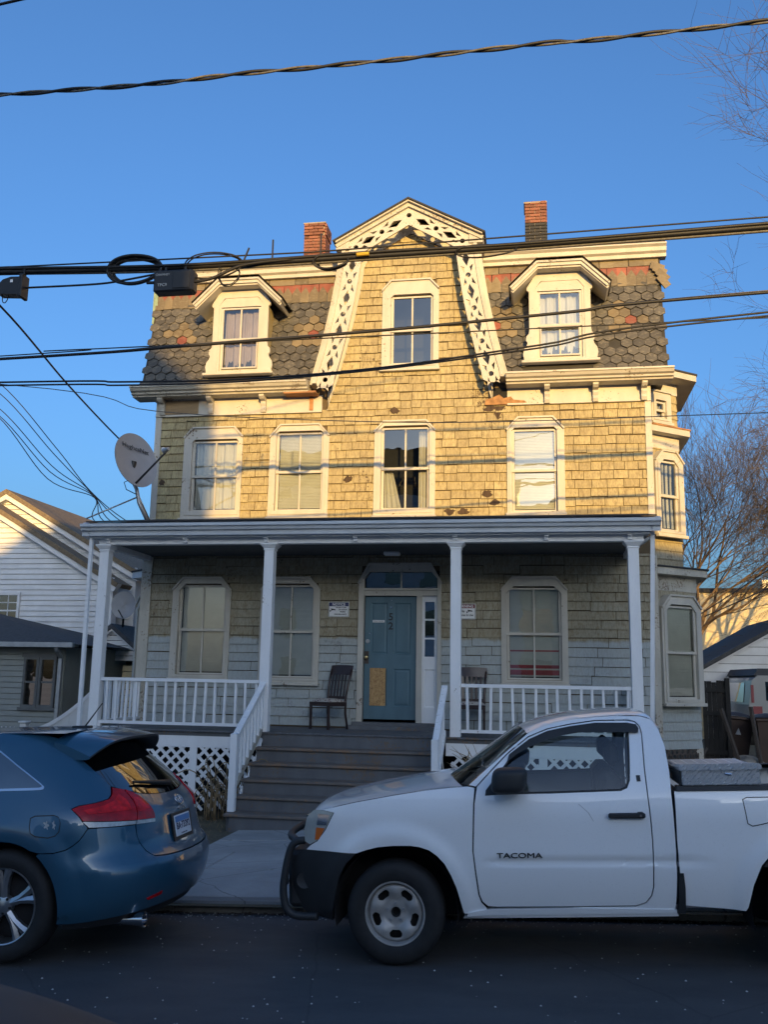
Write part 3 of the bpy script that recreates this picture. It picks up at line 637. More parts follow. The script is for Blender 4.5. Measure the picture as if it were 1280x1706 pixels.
while z < 9.0:
    x = -4.74+(.5*PX if k % 2 else 0)+.05
    while x < 4.68:
        if -4.72 < x < 4.67 and not in_dormer(x, z) and (x < lx(z)+.05 or x > rx(z)-.05):
            d = min((math.hypot(x-fx, z-fz), i) for i, (fx, fz) in enumerate(flowers))[0]
            kd = 'slatered' if d < .105 else 'slatetan' if d < .30 and RN.random() < .93 else 'slate'
            if RN.random() > .006:
                inst('slate', HM[kd], MR if x < 0 else MR2, (x+RN.uniform(-.006, .006), my(z)-.012-RN.uniform(0, .008), z+RN.uniform(-.006, .006)), (-mslope(z)+RN.uniform(-.03, .015), RN.uniform(-.03, .03), 0))
        x += PX
    z += PZ*.985; k += 1
# pointed slates over a red course, plain top course
pt = [(-.083, -.17), (.083, -.17), (.083, .03), (0, .16), (-.083, .03)]
PM = slatemesh(pt, 'pointed_slate', M['slatetan']); RM = slatemesh([(-.084, -.10), (.084, -.10), (.084, .11), (-.084, .11)], 'red_slate', M['slatered']); TM = slatemesh([(-.125, -.07), (.125, -.07), (.125, .08), (-.125, .08)], 'top_slate', M['slatetan'])
for me, z, p, yo, nm in ((RM, 9.10, .17, -.008, 'red_slate'), (PM, 8.99, .17, -.022, 'pointed_slate'), (TM, 9.27, .255, -.012, 'top_slate')):
    x = -4.66
    while x < 4.66:
        if (x < lx(z) or x > rx(z)) and not any(abs(x-d) < .33 and z < 9.2 for d in DX):
            inst(nm, me, MR if x < 0 else MR2, (x+RN.uniform(-.008, .008), my(z)+yo, z+RN.uniform(-.01, .01)), (-mslope(z), RN.uniform(-.05, .05), 0))
        x += p
for px_, pz_, a in ((4.70, 8.98, .7), (4.66, 9.08, .45), (4.71, 8.86, .9), (4.62, 9.15, .3)): inst('loose_slate', TM, MR2, (px_, my(pz_)-.05, pz_), (-.1, a, .2))
MB().box(-4.79, -4.70, my(8.9)-.03, my(8.9)+.05, 8.55, 9.2).build('flashing', M['copper'], HOUSE)
for a, b in ((-4.73, -1.42), (1.98, 4.67)): MB().box(a, b, -.13, .0, 7.115, 7.185).build('gutter_flashing', M['tar'], HOUSE)
# roof cornice and flat roof
RC = [(.42, 9.34), (.26, 9.34), (.25, 9.40), (.20, 9.43), (.19, 9.50), (.14, 9.535), (.14, 9.56), (.42, 9.60)]
sweepx(RC, -4.70, -1.02, M['trim'], 'roof_cornice'); sweepx(RC, 1.56, 4.78, M['trim'], 'roof_cornice')
MB().box(-4.72, 4.76, .18, 9.05, 9.585, 9.63).build('flat_roof', M['tar'], HOUSE)
# --- gable: rake, fretwork, legs
RK = [(-1.335, 9.665), (0, 10.395), (1.335, 9.665)]    # rake line relative to the axis
rk = [(GX+a, b) for a, b in RK]
def under(path, t): return band(path[::-1], t)
MB().prism(under(rk, .05), -.46, -.10).build('rake_board', M['trim'], HOUSE)
MB().prism(under([(a, b-.052) for a, b in rk], .07), -.40, -.09).build('rake_moulding', M['trimbad'], HOUSE)
MB().prism(band([(GX-1.37, 9.652), (GX, 10.40), (GX+1.37, 9.652)][::-1], .028), -.49, 2.6).build('gable_roof', M['tar'], HOUSE)
MB().prism([(GX-1.2, 9.3), (GX+1.2, 9.3), (GX+1.2, 9.62), (GX, 10.28), (GX-1.2, 9.62)], .05, 2.5).build('gable_body', M['shingle'], HOUSE)
legc = [(.985, 9.54), (1.02, 9.22), (1.063, 8.91), (1.11, 8.60), (1.168, 8.293), (1.232, 7.985), (1.30, 7.68), (1.375, 7.38), (1.457, 7.078)]
def legx(z): return linterp(z, [p[1] for p in legc[::-1]], [p[0] for p in legc[::-1]])
def circ(cx, cz, r, n=14): return [(cx+r*cos(2*pi*i/n), cz+r*sin(2*pi*i/n)) for i in range(n)]
def frame_at(fn, s):                                   # centre and unit directions along a path fn(s)->(x,z)
    p = Vector(fn(s)); t = (Vector(fn(s+.01))-Vector(fn(s-.01))).normalized(); return p, t, Vector((-t.y, t.x))
def holes_along(fn, cs, ds):
    H = []
    for s in cs:
        p, t, n = frame_at(fn, s); H.append([(p.x+.046*cos(a), p.y+.046*sin(a)) for a in lin(0, 2*pi*13/14, 14)])
        for u in (-1, 1):
            for v in (-1, 1):
                q = [p+t*u*a+n*v*b for a, b in ((.050, .062), (.195, .112), (.150, .045))]; H.append([(c.x, c.y) for c in q])
    for s in ds:
        p, t, n = frame_at(fn, s); q = [p+t*.145, p+n*.062, p-t*.145, p-n*.062]; H.append([(c.x, c.y) for c in q])
    return H
for sg in (-1, 1):
    lf = lambda s: (GX+sg*legx(s), s)
    H = holes_along(lf, [8.91, 8.293, 7.68, 7.085], [9.22, 8.60, 7.985, 7.38])
    hw_ = .155; zz = lin(7.02, 9.50, 26)
    outer = [(GX+sg*(legx(z)+hw_), z) for z in zz]+[(GX+sg*(legx(z)-hw_), z) for z in zz[::-1]]
    outer += [(GX+sg*(1.457-.13), 6.98), (GX+sg*(1.457-.05), 6.935), (GX+sg*(1.457+.05), 6.93), (GX+sg*(1.457+.14), 6.975)]
    me = shape2d(outer, H, .03, M['trim'], 'fretwork'); inst('fretwork', me, HOUSE, (0, -.33, 0))
    # moulding outside the leg, trim board inside it
    zz = lin(7.02, 9.60, 24)
    mb = MB()
    for a, b, y0, y1 in ((.155, .225, -.37, .02), (.225, .285, -.30, .05)):
        po = [(GX+sg*(legx(z)+a), z) for z in zz]+[(GX+sg*(legx(z)+b), z) for z in zz[::-1]]; mb.prism(po, y0, y1)
    mb.build('leg_moulding', M['trimbad'], HOUSE)
    zt = lin(6.62, 9.55, 26)
    po = [(GX+sg*gi(z)*1.0-sg*.01, z) for z in zt]+[(GX+sg*(min(legx(z)+.16, 1.47) if z > 7.05 else 1.47-(7.05-z)*.0), z) for z in zt[::-1]]
    MB().prism(po, -.034, 0).build('trim_board', M['trim'], HOUSE)
    MB().box(GX+sg*1.20-.12, GX+sg*1.20+.12, -.38, .2, 9.50, 9.68).build('eave_return', M['trimbad'], HOUSE)
e = .155/cos(math.atan(.575)); HH = []
for sg in (-1, 1):
    rf = lambda s: (GX+sg*s, 10.108-.575*s)
    HH += holes_along(rf, [.49, .96], [.25, .735])
HH.append(circ(GX, 10.115, .046))
half_ = [(1.12, 10.108-.575*1.12+e), (1.14, 9.43), (.92, 9.40), (.83, 10.108-.575*.83-e)]
outer = [(GX, 10.108+e)]+[(GX+a, b) for a, b in half_]+[(GX, 10.108-e)]+[(GX-a, b) for a, b in half_[::-1]]
inst('fretwork', shape2d(outer, HH, .03, M['trim'], 'fretwork'), HOUSE, (0, -.335, 0))
po = [(GX-.92, 9.44), (GX, 9.93), (GX+.92, 9.44), (GX+.98, 9.60), (GX, 10.2), (GX-.98, 9.60)]
MB().prism(po, -.034, 0).build('trim_board', M['trim'], HOUSE)
# --- dormers
def dormer(dx, k):
    w = dict(o=(dx-.42, dx+.42, 7.36, 8.80), c=.13, g=(dx-.335, dx+.335, 7.44, 8.58), mun=1, fill='plum' if k == 0 else 'curtain')
    y = -.13; sc = [(.62, 7.33), (.62, 7.40), (.635, 7.47), (.62, 7.56), (.575, 7.62), (.555, 7.68), (.585, 7.73), (.575, 7.80), (.535, 7.84), (.525, 7.90), (.525, 8.62), (.56, 8.64), (.56, 8.69), (.38, 8.98)]
    out = [(dx+a, b) for a, b in sc]+[(dx-a, b) for a, b in sc[::-1]]
    L = [(dx-.42, 7.36), (dx+.42, 7.36), (dx+.42, 8.67), (dx+.32, 8.80), (dx-.32, 8.80), (dx-.42, 8.67)]
    me = shape2d(out, [L], .05, M['trim'], 'dormer'); root = inst('dormer', me, HOUSE, (0, y, 0))
    g = w['g']; mb = MB().ring(chamf(dx-.425, dx+.425, 7.355, 8.805, .13), [(g[0]-.045, g[2]-.045), (g[1]+.045, g[2]-.045), (g[1]+.045, g[3]+.04), (g[1]+.04, g[3]+.045), (g[0]-.04, g[3]+.045), (g[0]-.045, g[3]+.04)], -.012, .035)
    cs = mb.build('casing', M['trim'], root)
    zm = (g[2]+g[3])/2
    for za, zb, yo in ((zm-.02, g[3]+.03, .02), (g[2]-.03, zm+.02, .05)):
        MB().ring([(g[0]-.045, za-.02), (g[1]+.045, za-.02), (g[1]+.045, zb), (g[0]-.045, zb)], [(g[0], za+.02), (g[1], za+.02), (g[1], zb-.03), (g[0], zb-.03)], yo-.02, yo+.012).build('sash', M['trim'], root)
        MB().box(dx-.014, dx+.014, yo-.014, yo+.008, za+.02, zb-.03).build('muntin', M['trim'], root)
        for a, b in ((g[0], dx-.012), (dx+.012, g[1])): MB().add([(a, yo, za+.015), (b, yo, za+.015), (b, yo, zb-.025), (a, yo, zb-.025)], [(0, 1, 2, 3)]).build('pane', M['glass'], root)
    MB().ring([(g[0]+.0, g[2]-.005), (g[1]-.0, g[2]-.005), (g[1]-.0, zm-.05), (g[0]+.0, zm-.05)], [(g[0]+.02, g[2]+.02), (g[1]-.02, g[2]+.02), (g[1]-.02, zm-.075), (g[0]+.02, zm-.075)], -.01, .02).build('screen_frame', M['trim'], root)
    fill_window(w, w['fill'], g, .05, root)
    MB().add([(dx-.5, .3, 7.3), (dx+.5, .3, 7.3), (dx+.5, .3, 8.9), (dx-.5, .3, 8.9)], [(0, 1, 2, 3)]).build('dark_room', M['dark'], root)
    MB().cbox(dx-.66, dx+.66, -.10, .05, 7.30, 7.345, .008).build('sill', M['trim'], root)
    for s in (-1, 1):
        vs = [(dx+s*.515, .02, 7.3), (dx+s*.515, .02, 8.62), (dx+s*.515, .55, 8.62), (dx+s*.515, .55, 7.3)]; MB().add(vs, [(0, 1, 2, 3)]).build('cheek', M['shingle'], root)
    pth = [(dx+.83, 8.56), (dx+.385, 9.0), (dx-.385, 9.0), (dx-.83, 8.56)]
    MB().prism(band(pth, .05), -.22, .45).build('hood_soffit', M['trim'], root)
    MB().prism(band([(a, b+.035) for a, b in pth], .055), -.255, -.19).build('hood_moulding', M['trim'], root)
    MB().prism(band([(dx+.85, 8.615), (dx+.39, 9.07), (dx-.39, 9.07), (dx-.85, 8.615)], .035), -.285, .0).build('hood_crown', M['trimbad'], root)
    vs = [(dx-.87, -.29, 8.645), (dx-.395, -.29, 9.115), (dx+.395, -.29, 9.115), (dx+.87, -.29, 8.645), (dx-.87, .5, 8.645), (dx+.87, .5, 8.645), (dx, .38, 9.44)]
    MB().add(vs, [(0, 1, 6, 4), (1, 2, 6), (2, 3, 5, 6)]).add([(a, b, c-.012) for a, b, c in vs], [(4, 6, 1, 0), (6, 2, 1), (6, 5, 3, 2)]).build('hood_roof', M['slate'], root)
    return root
for k, d in enumerate(DX): dormer(d, k)
# --- chimneys
def chimney(x0, x1, y0, d, z0, z1, cap, label, coat=None):
    root = MB().box(x0+.008, x1-.008, y0+.008, y0+d-.008, z0, z1-.005).build('chimney', M['mortar'], HOUSE); root['label'] = label
    bl, bh, g = .21, .068, .011; z = z0; k = 0
    bx = {}
    while z < z1-.03:
        e = .022 if cap and z > z1-.30 else 0
        black = coat and z < coat
        for face in range(2):
            L = (x1-x0) if face == 0 else d; s = -(bl/2 if k % 2 else 0)
            while s < L-.02:
                a, b = max(s, 0), min(s+bl-g, L)
                if b-a > .02:
                    key = (round(b-a, 3), black)
                    if key not in bx: bx[key] = MB().cbox(0, b-a, -.02, .03, 0, bh-g, .004).mesh('brick', M['tarbrick'] if black else M['brick'])
                    if face == 0: inst('brick', bx[key], root, (x0+a, y0-e+RN.uniform(-.003, .003), z))
                    else: inst('brick', bx[key], root, ((x1+e) if not (x0 > 0) else (x1+e), y0+a, z), (0, 0, pi/2))
                s += bl
        z += bh; k += 1
    MB().box(x0-.02, x1+.02, y0-.02, y0+d+.02, z1-.012, z1+.012).build('crown', M['mortar'], root)
    return root
chimney(-2.30, -1.86, 2.0, .45, 10.0, 11.37, True, 'bare red brick chimney left of the gable')
chimney(2.31, 2.735, 2.0, .45, 9.9, 11.50, False, 'brick chimney with black coated base right of the gable', 11.02)
for a, b in ((-2.30, -1.86), (2.31, 2.735)): MB().box(a+.01, b-.01, 2.01, 2.44, 9.6, 10.0).build('chimney_base', M['tarbrick'], HOUSE)
# --- bays on the two sides
def bay(pts, z0, z1, mat, name='bay'):
    mb = MB(); z = z0
    while z < z1-.01:
        e = min(.15, z1-z)
        for (xa, ya), (xb, yb) in zip(pts, pts[1:]):
            n = Vector((yb-ya, -(xb-xa))).normalized()
            if n.x*(1 if pts[0][0] > 0 else -1) < -.1: n = -n
            mb.add([(xa+n.x*.02, ya+n.y*.02, z), (xb+n.x*.02, yb+n.y*.02, z), (xb, yb, z+e*1.05), (xa, ya, z+e*1.05)], [(0, 1, 2, 3)])
        z += .15
    return mb.build(name, M['shingle'], HOUSE)
def baytrim(pts, z0, z1, out, name, mat, par):
    mb = MB(); n = len(pts); c = Vector((sum(p[0] for p in pts)/n, sum(p[1] for p in pts)/n)); res = []
    for i, p in enumerate(pts):
        ns = []
        for a, b in ((i-1, i), (i, i+1)):
            if 0 <= a and b < n:
                e = Vector(pts[b])-Vector(pts[a]); q = Vector((e.y, -e.x)).normalized()
                if q.dot(Vector(p)-c) < 0: q = -q
                ns.append(q)
        m = sum(ns, Vector((0, 0))); m = m/(m.dot(m)/len(ns)) if len(ns) > 1 else m
        res.append(m)
    vs = []
    for o_, z in ((0, z0), (out, z0+(.0 if out < .1 else .0)), (out, z1), (0, z1)): vs += [(p[0]+m.x*o_, p[1]+m.y*o_, z) for p, m in zip(pts, res)]
    f = [(k*n+i, k*n+i+1, ((k+1) % 4)*n+i+1, ((k+1) % 4)*n+i) for k in range(4) for i in range(n-1)]+[(0, n, 2*n, 3*n), (n-1, 4*n-1, 3*n-1, 2*n-1)]
    return mb.add(vs, f).build(name, mat, par)
def canted_window(p, q, z0, z1, par, fill, c=.17, inset=(.10, .06)):
    p, q = Vector(p), Vector(q); L = (q-p).length; a = math.atan2((q-p).y, (q-p).x)
    w = dict(o=(inset[0], L-inset[1], z0, z1), c=c, g=(inset[0]+.14, L-inset[1]-.17, z0+.12, z1-.22), mun=0, fill=fill, low=1)
    r = build_window(w, par, -.125, 'trim', .03); r.location = (p.x, p.y, 0); r.rotation_euler = (0, 0, a)
    g = w['g']; MB().add([(g[0]-.04, -.026, g[2]-.04), (g[1]+.04, -.026, g[2]-.04), (g[1]+.04, -.026, g[3]+.04), (g[0]-.04, -.026, g[3]+.04)], [(0, 1, 2, 3)]).build('dark_room', M['dark'], r)
BL = [(XR-.01, .72), (5.20, 1.36), (5.20, 2.8), (XR, 3.4)]; BU = [(XR-.01, .72), (4.985, 1.20), (4.985, 2.7), (XR, 3.2)]
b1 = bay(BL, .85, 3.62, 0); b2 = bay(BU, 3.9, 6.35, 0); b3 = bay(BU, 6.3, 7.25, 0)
baytrim(BL, 3.50, 3.76, .02, 'bay_frieze', M['trimbad'], b1); baytrim(BL, 3.76, 3.88, .20, 'bay_cornice', M['trimbad'], b1); baytrim(BL, 3.88, 3.905, .23, 'bay_roof', M['tar'], b1)
baytrim(BU, 6.02, 6.26, .02, 'bay_frieze', M['trim'], b2); baytrim(BU, 6.26, 6.37, .20, 'bay_cornice', M['trim'], b2); baytrim(BU, 6.37, 6.39, .22, 'bay_roof', M['wood'], b2)
baytrim(BU, 7.05, 7.26, .02, 'bay_frieze', M['trim'], b3); baytrim(BU, 7.26, 7.37, .34, 'bay_cornice', M['trim'], b3); baytrim(BU, 7.37, 7.40, .36, 'bay_roof', M['tar'], b3)
canted_window(BL[0], BL[1], 1.60, 3.42, b1, 'blind', .20, (.10, .05)); canted_window(BU[0], BU[1], 4.45, 5.95, b2, 'curtain', .18, (.08, .05)); canted_window(BU[0], BU[1], 6.45, 7.02, b3, 'curtain', .02, (.05, .28))
mb = MB()
for k in range(9):
    a = k*.12
    mb.bar((XR+a*.8, .72+a*.62-.01, .86), (XR+a*.8+.16, .72+a*.62+.11, .60), .012, .04); mb.bar((XR+a*.8+.16, .72+a*.62+.11, .86), (XR+a*.8, .72+a*.62-.01, .60), .012, .04)
mb.build('bay_lattice', M['plank'], b1); MB().box(5.10, 5.21, 1.30, 1.42, .35, .86).build('bay_post', M['trim'], b1)
BLl = [(XL+.01, .75), (-5.05, 1.25), (-5.05, 2.9), (XL, 3.4)]
b4 = bay(BLl[::1], .85, 3.62, 0); baytrim(BLl, 3.50, 3.74, .02, 'bay_frieze', M['fascia'], b4); baytrim(BLl, 3.74, 3.86, .20, 'bay_cornice', M['fascia'], b4); baytrim(BLl, 3.86, 3.89, .22, 'bay_roof', M['tar'], b4)
canted_window(BLl[1], BLl[0], 1.55, 3.40, b4, 'blind', .18, (.06, .10))
# --- front door
DR = MB()
st = .105; dx0, dx1, dz0, dz1 = -.445, .445, 1.26, 3.30
hl = [(-.345, -.055, 2.33, 3.20), (.055, .345, 2.33, 3.20), (-.345, -.055, 1.47, 2.09), (.055, .345, 1.47, 2.09)]
DO = wall_holes(dx0, dx1, dz0, dz1, hl, 0); 
for h in hl:
    a = [(h[0], h[2]), (h[1], h[2]), (h[1], h[3]), (h[0], h[3])]; b = offset_poly(a, .022); c = offset_poly(a, .05)
    for p, q, y0, y1 in ((a, b, 0, .014), (b, c, .014, .006)): DO.add([(x, y0, z) for x, z in p]+[(x, y1, z) for x, z in q], [(i, (i+1) % 4, (i+1) % 4+4, i+4) for i in range(4)])
    DO.add([(x, .006, z) for x, z in c], [(0, 1, 2, 3)])
DOOR = DO.build('front_door', M['door'], HOUSE, loc=(0, .045, 0)); DOOR['label'] = 'blue four-panel front door numbered 52 with strand board patch'
MB().box(-.345, -.075, -.008, .004, 1.48, 2.10).build('board_patch', M['osb'], DOOR)
for ch, z in (('5', 2.955), ('2', 2.80)): inst('number', text_mesh(ch, .17, M['number'], .004, bold=.004), DOOR, (0, -.006, z), FRONT)
MB().lathe([(0, -.075), (.022, -.07), (.03, -.05), (.022, -.03), (.012, -.02), (.012, 0)], 16, 'y', (-.405, 0, 2.275)).build('knob', M['brass'], DOOR, 40)
MB().box(-.44, -.37, -.006, .002, 2.17, 2.38).build('lock_plate', M['plank'], DOOR)
MB().lathe([(0, -.012), (.03, -.012), (.036, 0)], 18, 'y', (-.395, 0, 2.545)).build('lock_cover', M['galv'], DOOR); MB().lathe([(0, -.01), (.012, -.01), (.014, 0)], 12, 'y', (-.36, 0, 2.68)).build('keyhole', M['chrome'], DOOR)
MB().lathe([(0, -.012), (.016, -.012), (.02, 0)], 14, 'y', (.0, 0, 3.12)).build('peephole', M['chrome'], DOOR); MB().lathe([(0, -.008), (.009, -.008), (.01, 0)], 10, 'y', (.01, 0, 3.24)).build('nail', M['chrome'], DOOR)
ns = MB().box(-.315, -.11, -.004, .008, 2.865, 2.905).build('name_strip', M['signwhite'], DOOR)
inst('lettering', text_mesh('Please Ring Bell', .026, M['number'], .001), ns, (-.212, -.006, 2.885), FRONT)
# frame: jambs, transom, sidelight
fo = [(-.55, 1.2), (.865, 1.2), (.865, 3.50), (.72, 3.865), (-.405, 3.865), (-.55, 3.50)]
fo = [(-.55, 1.2), (.865, 1.2), (.865, 3.56), (.68, 3.865), (-.37, 3.865), (-.55, 3.56)]; fi = [(-.455, 1.2), (.80, 1.2), (.80, 3.60), (.69, 3.72), (-.37, 3.72), (-.455, 3.60)]
DF = MB().ring(fo, fi, -.055, .06).build('door_frame', M['trim'], HOUSE)
MB().prism(band([(.885, 3.52), (.69, 3.868), (-.38, 3.868), (-.57, 3.52)], .035), -.10, -.0).build('door_cap', M['trim'], DF)
MB().box(-.455, .80, -.03, .06, 3.315, 3.43).build('transom_bar', M['trim'], DF); MB().cbox(-.47, .815, -.06, -.02, 3.40, 3.44, .005).build('transom_ledge', M['trim'], DF)
MB().box(.448, .535, -.035, .06, 1.2, 3.32).build('mullion', M['trim'], DF)
MB().box(.16, .185, .0, .03, 3.43, 3.72).build('transom_muntin', M['trim'], DF)
for a, b in ((-.43, .165), (.18, .78)): MB().add([(a, .02, 3.43), (b, .02, 3.43), (b, .02, 3.74), (a, .02, 3.74)], [(0, 1, 2, 3)]).build('transom_pane', M['glass'], DF)
sx0, sx1 = .535, .80; sh_ = [(.585, .745, z, z+.285) for z in (2.30, 2.615, 2.93)]
SL = wall_holes(sx0, sx1, 1.2, 3.32, sh_+[(.575, .755, 1.47, 2.09)], .03); a = [(.575, 1.47), (.755, 1.47), (.755, 2.09), (.575, 2.09)]; b = offset_poly(a, .02)
SL.add([(x, .03, z) for x, z in a]+[(x, .045, z) for x, z in b], [(i, (i+1) % 4, (i+1) % 4+4, i+4) for i in range(4)]).add([(x, .045, z) for x, z in b], [(0, 1, 2, 3)])
SL = SL.build('sidelight', M['porchwhite'], DF)
for h in sh_: MB().add([(h[0], .045, h[2]), (h[1], .045, h[2]), (h[1], .045, h[3]), (h[0], .045, h[3])], [(0, 1, 2, 3)]).build('sidelight_pane', M['tint'], DF)
MB().box(-.60, .88, -.20, .06, 1.16, 1.215).build('threshold', M['floor'], DF); MB().box(-.66, .90, -.36, -.14, 1.10, 1.165).build('door_step', M['floor'], DF)
MB().cbox(.0, .26, -.85, -.70, 3.90, 3.955, .012).build('ceiling_lamp', M['signwhite'], HOUSE)
# --- porch
PF = 1.105; PY = -1.66
PORCH = MB().box(-4.47, 4.0, -1.74, -.02, 1.02, PF-.028).build('porch', M['floor'], HOUSE)
x = -4.48
while x < 4.0: MB().cbox(x+.002, x+.093, -1.78, -.0, PF-.026, PF+RN.uniform(-.001, .001), .003).build('floor_board', M['floor'], PORCH); x += .095
MB().box(-4.45, -1.66, -1.735, -1.70, .85, 1.06).build('skirt_board', M['porchwhite'], PORCH); MB().box(1.12, 3.98, -1.735, -1.70, .84, 1.06).build('skirt_board', M['porchwhite'], PORCH)
GPX = (-4.71, 4.22)
sweepx([(-1.62, 4.22), (-1.92, 4.08), (-1.92, 4.15), (-1.97, 4.16), (-1.985, 4.20), (-2.02, 4.215), (-2.02, 4.262), (-1.95, 4.262), (-1.9, 4.30), (-1.62, 4.31)], *GPX, M['fascia'], 'gutter', PORCH, 4)
sweepx([(-1.60, 4.055), (-1.86, 4.055), (-1.86, 4.13), (-1.60, 4.13)], GPX[0]+.14, GPX[1]-.14, M['fascia'], 'soffit', PORCH, 2)
MB().box(-4.50, 4.0, PY-.075, PY+.075, 3.965, 4.06).build('beam', M['porchwhite'], PORCH)
for X in (-4.42, 3.92): MB().box(X-.06, X+.06, PY+.07, -.03, 3.93, 4.08).build('side_beam', M['porchwhite'], PORCH)
x = -4.36
MB().box(-4.36, 3.86, PY+.07, -.02, 4.012, 4.03).build('porch_ceiling', M['ceil'], PORCH)
MB().add([(-4.62, -2.0, 4.285), (4.16, -2.0, 4.285), (4.16, .0, 4.66), (-4.62, .0, 4.66), (-4.62, -2.0, 4.305), (4.16, -2.0, 4.305), (4.16, .0, 4.682), (-4.62, .0, 4.682)], [(3, 2, 1, 0), (4, 5, 6, 7), (0, 1, 5, 4), (1, 2, 6, 5), (3, 0, 4, 7)]).build('porch_roof', M['tar'], PORCH)
for X in (-4.6, 4.1): MB().add([(X, -1.95, 4.1), (X, -.0, 4.1), (X, 0, 4.65), (X, -1.95, 4.28)], [(0, 1, 2, 3)]).build('porch_cheek', M['fascia'], PORCH)
for X in (-4.33, -3.02, -1.70, -.28, 1.25, 2.6, 3.80): MB().prism([(X-.03, 3.985), (X+.03, 3.985), (X+.03, 4.06), (X-.03, 4.06)], PY-.125, PY-.07).cbox(X-.036, X+.036, PY-.17, PY-.07, 4.03, 4.058, .005).build('bracket', M['porchwhite'], PORCH)
for X in (-4.40, -1.655, 1.255, 3.845):
    po = MB().cbox(X-.078, X+.078, PY-.078, PY+.078, PF, 3.88, .006).build('post', M['porchwhite'], PORCH)
    MB().cbox(X-.09, X+.09, PY-.09, PY+.09, 3.86, 3.885, .005).add([(X+a*r, PY+b*r, z) for r, z in ((.082, 3.885), (.13, 3.94)) for a, b in ((-1, -1), (1, -1), (1, 1), (-1, 1))], [(j, (j+1) % 4, (j+1) % 4+4, j+4) for j in range(4)]).cbox(X-.135, X+.135, PY-.135, PY+.135, 3.94, 3.968, .005).build('capital', M['porchwhite'], PORCH)
bal = MB().cbox(-.019, .019, -.019, .019, 0, .64, .004).mesh('baluster', M['porchwhite'])
def railing(p, q, n, lean=0):
    p, q = Vector(p), Vector(q); d = (q-p).normalized()
    MB().bar(p+Vector((0, 0, .74)), q+Vector((0, 0, .74)), .075, .05).build('top_rail', M['porchwhite'], PORCH); MB().bar(p+Vector((0, 0, .085)), q+Vector((0, 0, .085)), .06, .045).build('bottom_rail', M['porchwhite'], PORCH)
    for k in range(n):
        t = (k+.6)/n+RN.uniform(-.004, .004); c = p.lerp(q, t); inst('baluster', bal, PORCH, (c.x, c.y+RN.uniform(-.006, .006), c.z+.09), (RN.uniform(-.012, .012), RN.uniform(-.022, .022), RN.uniform(-.2, .2)))
railing((-4.32, PY, PF), (-1.73, PY, PF), 16); railing((1.335, PY, PF), (3.77, PY, PF), 15); railing((-4.40, PY+.08, PF), (-4.40, -.04, PF), 10); railing((3.87, PY+.08, PF), (3.87, -.04, PF), 10)
MB().box(-4.34, -4.28, PY-.03, PY+.03, PF, PF+.07).build('rail_foot', M['porchwhite'], PORCH)
# steps
NS = 6; TZ = [1.105, .905, .71, .512, .318, .122]; SY = [-1.76-.28*k for k in range(NS)]
for k in range(1, NS):
    MB().cbox(-1.66-.008*k, 1.04, SY[k]-.035, SY[k-1]+.0, TZ[k]-.042, TZ[k], .008).build('tread', M['tread'], PORCH)
for k in range(NS):
    zb = TZ[k+1] if k < NS-1 else zpave(-1)-.12
    MB().box(-1.63, 1.02, SY[k]+.0, SY[k]+.02, zb, TZ[k]-.03).build('riser', M['floor'], PORCH)
for X, s in ((-1.66, -1), (1.10, 1)):
    ny = -2.98; nz = 1.14
    MB().cbox(X-.048, X+.048, ny-.048, ny+.048, .122 if s < 0 else .10, nz, .006).add([(X+a*.048, ny+b*.048, nz) for a, b in ((-1, -1), (1, -1), (1, 1), (-1, 1))]+[(X, ny, nz+.025)], [(0, 1, 4), (1, 2, 4), (2, 3, 4), (3, 0, 4)]).build('newel', M['porchwhite'], PORCH)
    MB().bar((X, ny+.03, 1.10), (X, PY-.07, 1.82), .085, .05).build('stair_rail', M['porchwhite'], PORCH)
    MB().bar((X, ny+.03, .42), (X, PY-.07, 1.16), .04, .10).build('stair_stringer', M['trimbad'] if s < 0 else M['porchwhite'], PORCH)
    for k in range(8):
        t = (k+.7)/8.2; Y_ = ny+(PY-.07-ny)*t; zb = .45+(1.16-.42)*t; inst('baluster', bal, PORCH, (X-s*.012, Y_, zb), (0, 0, 0), (1, 1, 1.04))
    MB().box(X-.03 if s < 0 else X-.08, X+.08 if s < 0 else X+.03, ny-.1, -1.74, -.2, .10).build('stair_base', M['floor'], PORCH)
    mb = MB()
    for k in range(7):
        Y_ = -1.75-.17*k; zt = max(.15, 1.0-(.71)*(k/6))
        mb.bar((X-s*.02, Y_, zt), (X-s*.02, Y_-.25, max(zt-.3, -.05)), .012, .04)
        mb.bar((X-s*.01, Y_-.25, zt-.1), (X-s*.01, Y_, max(zt-.4, -.05)), .012, .04)
    mb.build('stair_lattice', M['porchwhite'], PORCH)
# lattice skirt strips, one by one
def lattice(x0, x1, z0, z1, y, gapf=None):
    p = .170
    for dr in (1, -1):
        c = -(z1-z0)
        while c < (x1-x0):
            # strip from (x0+c,z0) going up with slope 1
            a, b = max(c, 0), min(c+(z1-z0), x1-x0)
            if b-a > .06:
                za, zb = z0+(a-c), z0+(b-c); xa, xb = (x0+a, x0+b) if dr > 0 else (x1-a, x1-b)
                if not (gapf and gapf((xa+xb)/2, (za+zb)/2, dr)):
                    mb = MB().bar((xa, y+(.006 if dr > 0 else -.006), za), (xb, y+(.006 if dr > 0 else -.006), zb), .010, .045); mb.build('lattice_strip', M['porchwhite'], PORCH)
            c += p
lattice(-4.40, -2.78, -.06, .86, -1.715); lattice(-2.66, -1.76, -.06, .86, -1.715, lambda x, z, d: d > 0 and x > -2.35 and RN.random() < .75)
lattice(1.2, 2.45, -.0, .86, -1.715); lattice(2.57, 3.95, .05, .86, -1.715)
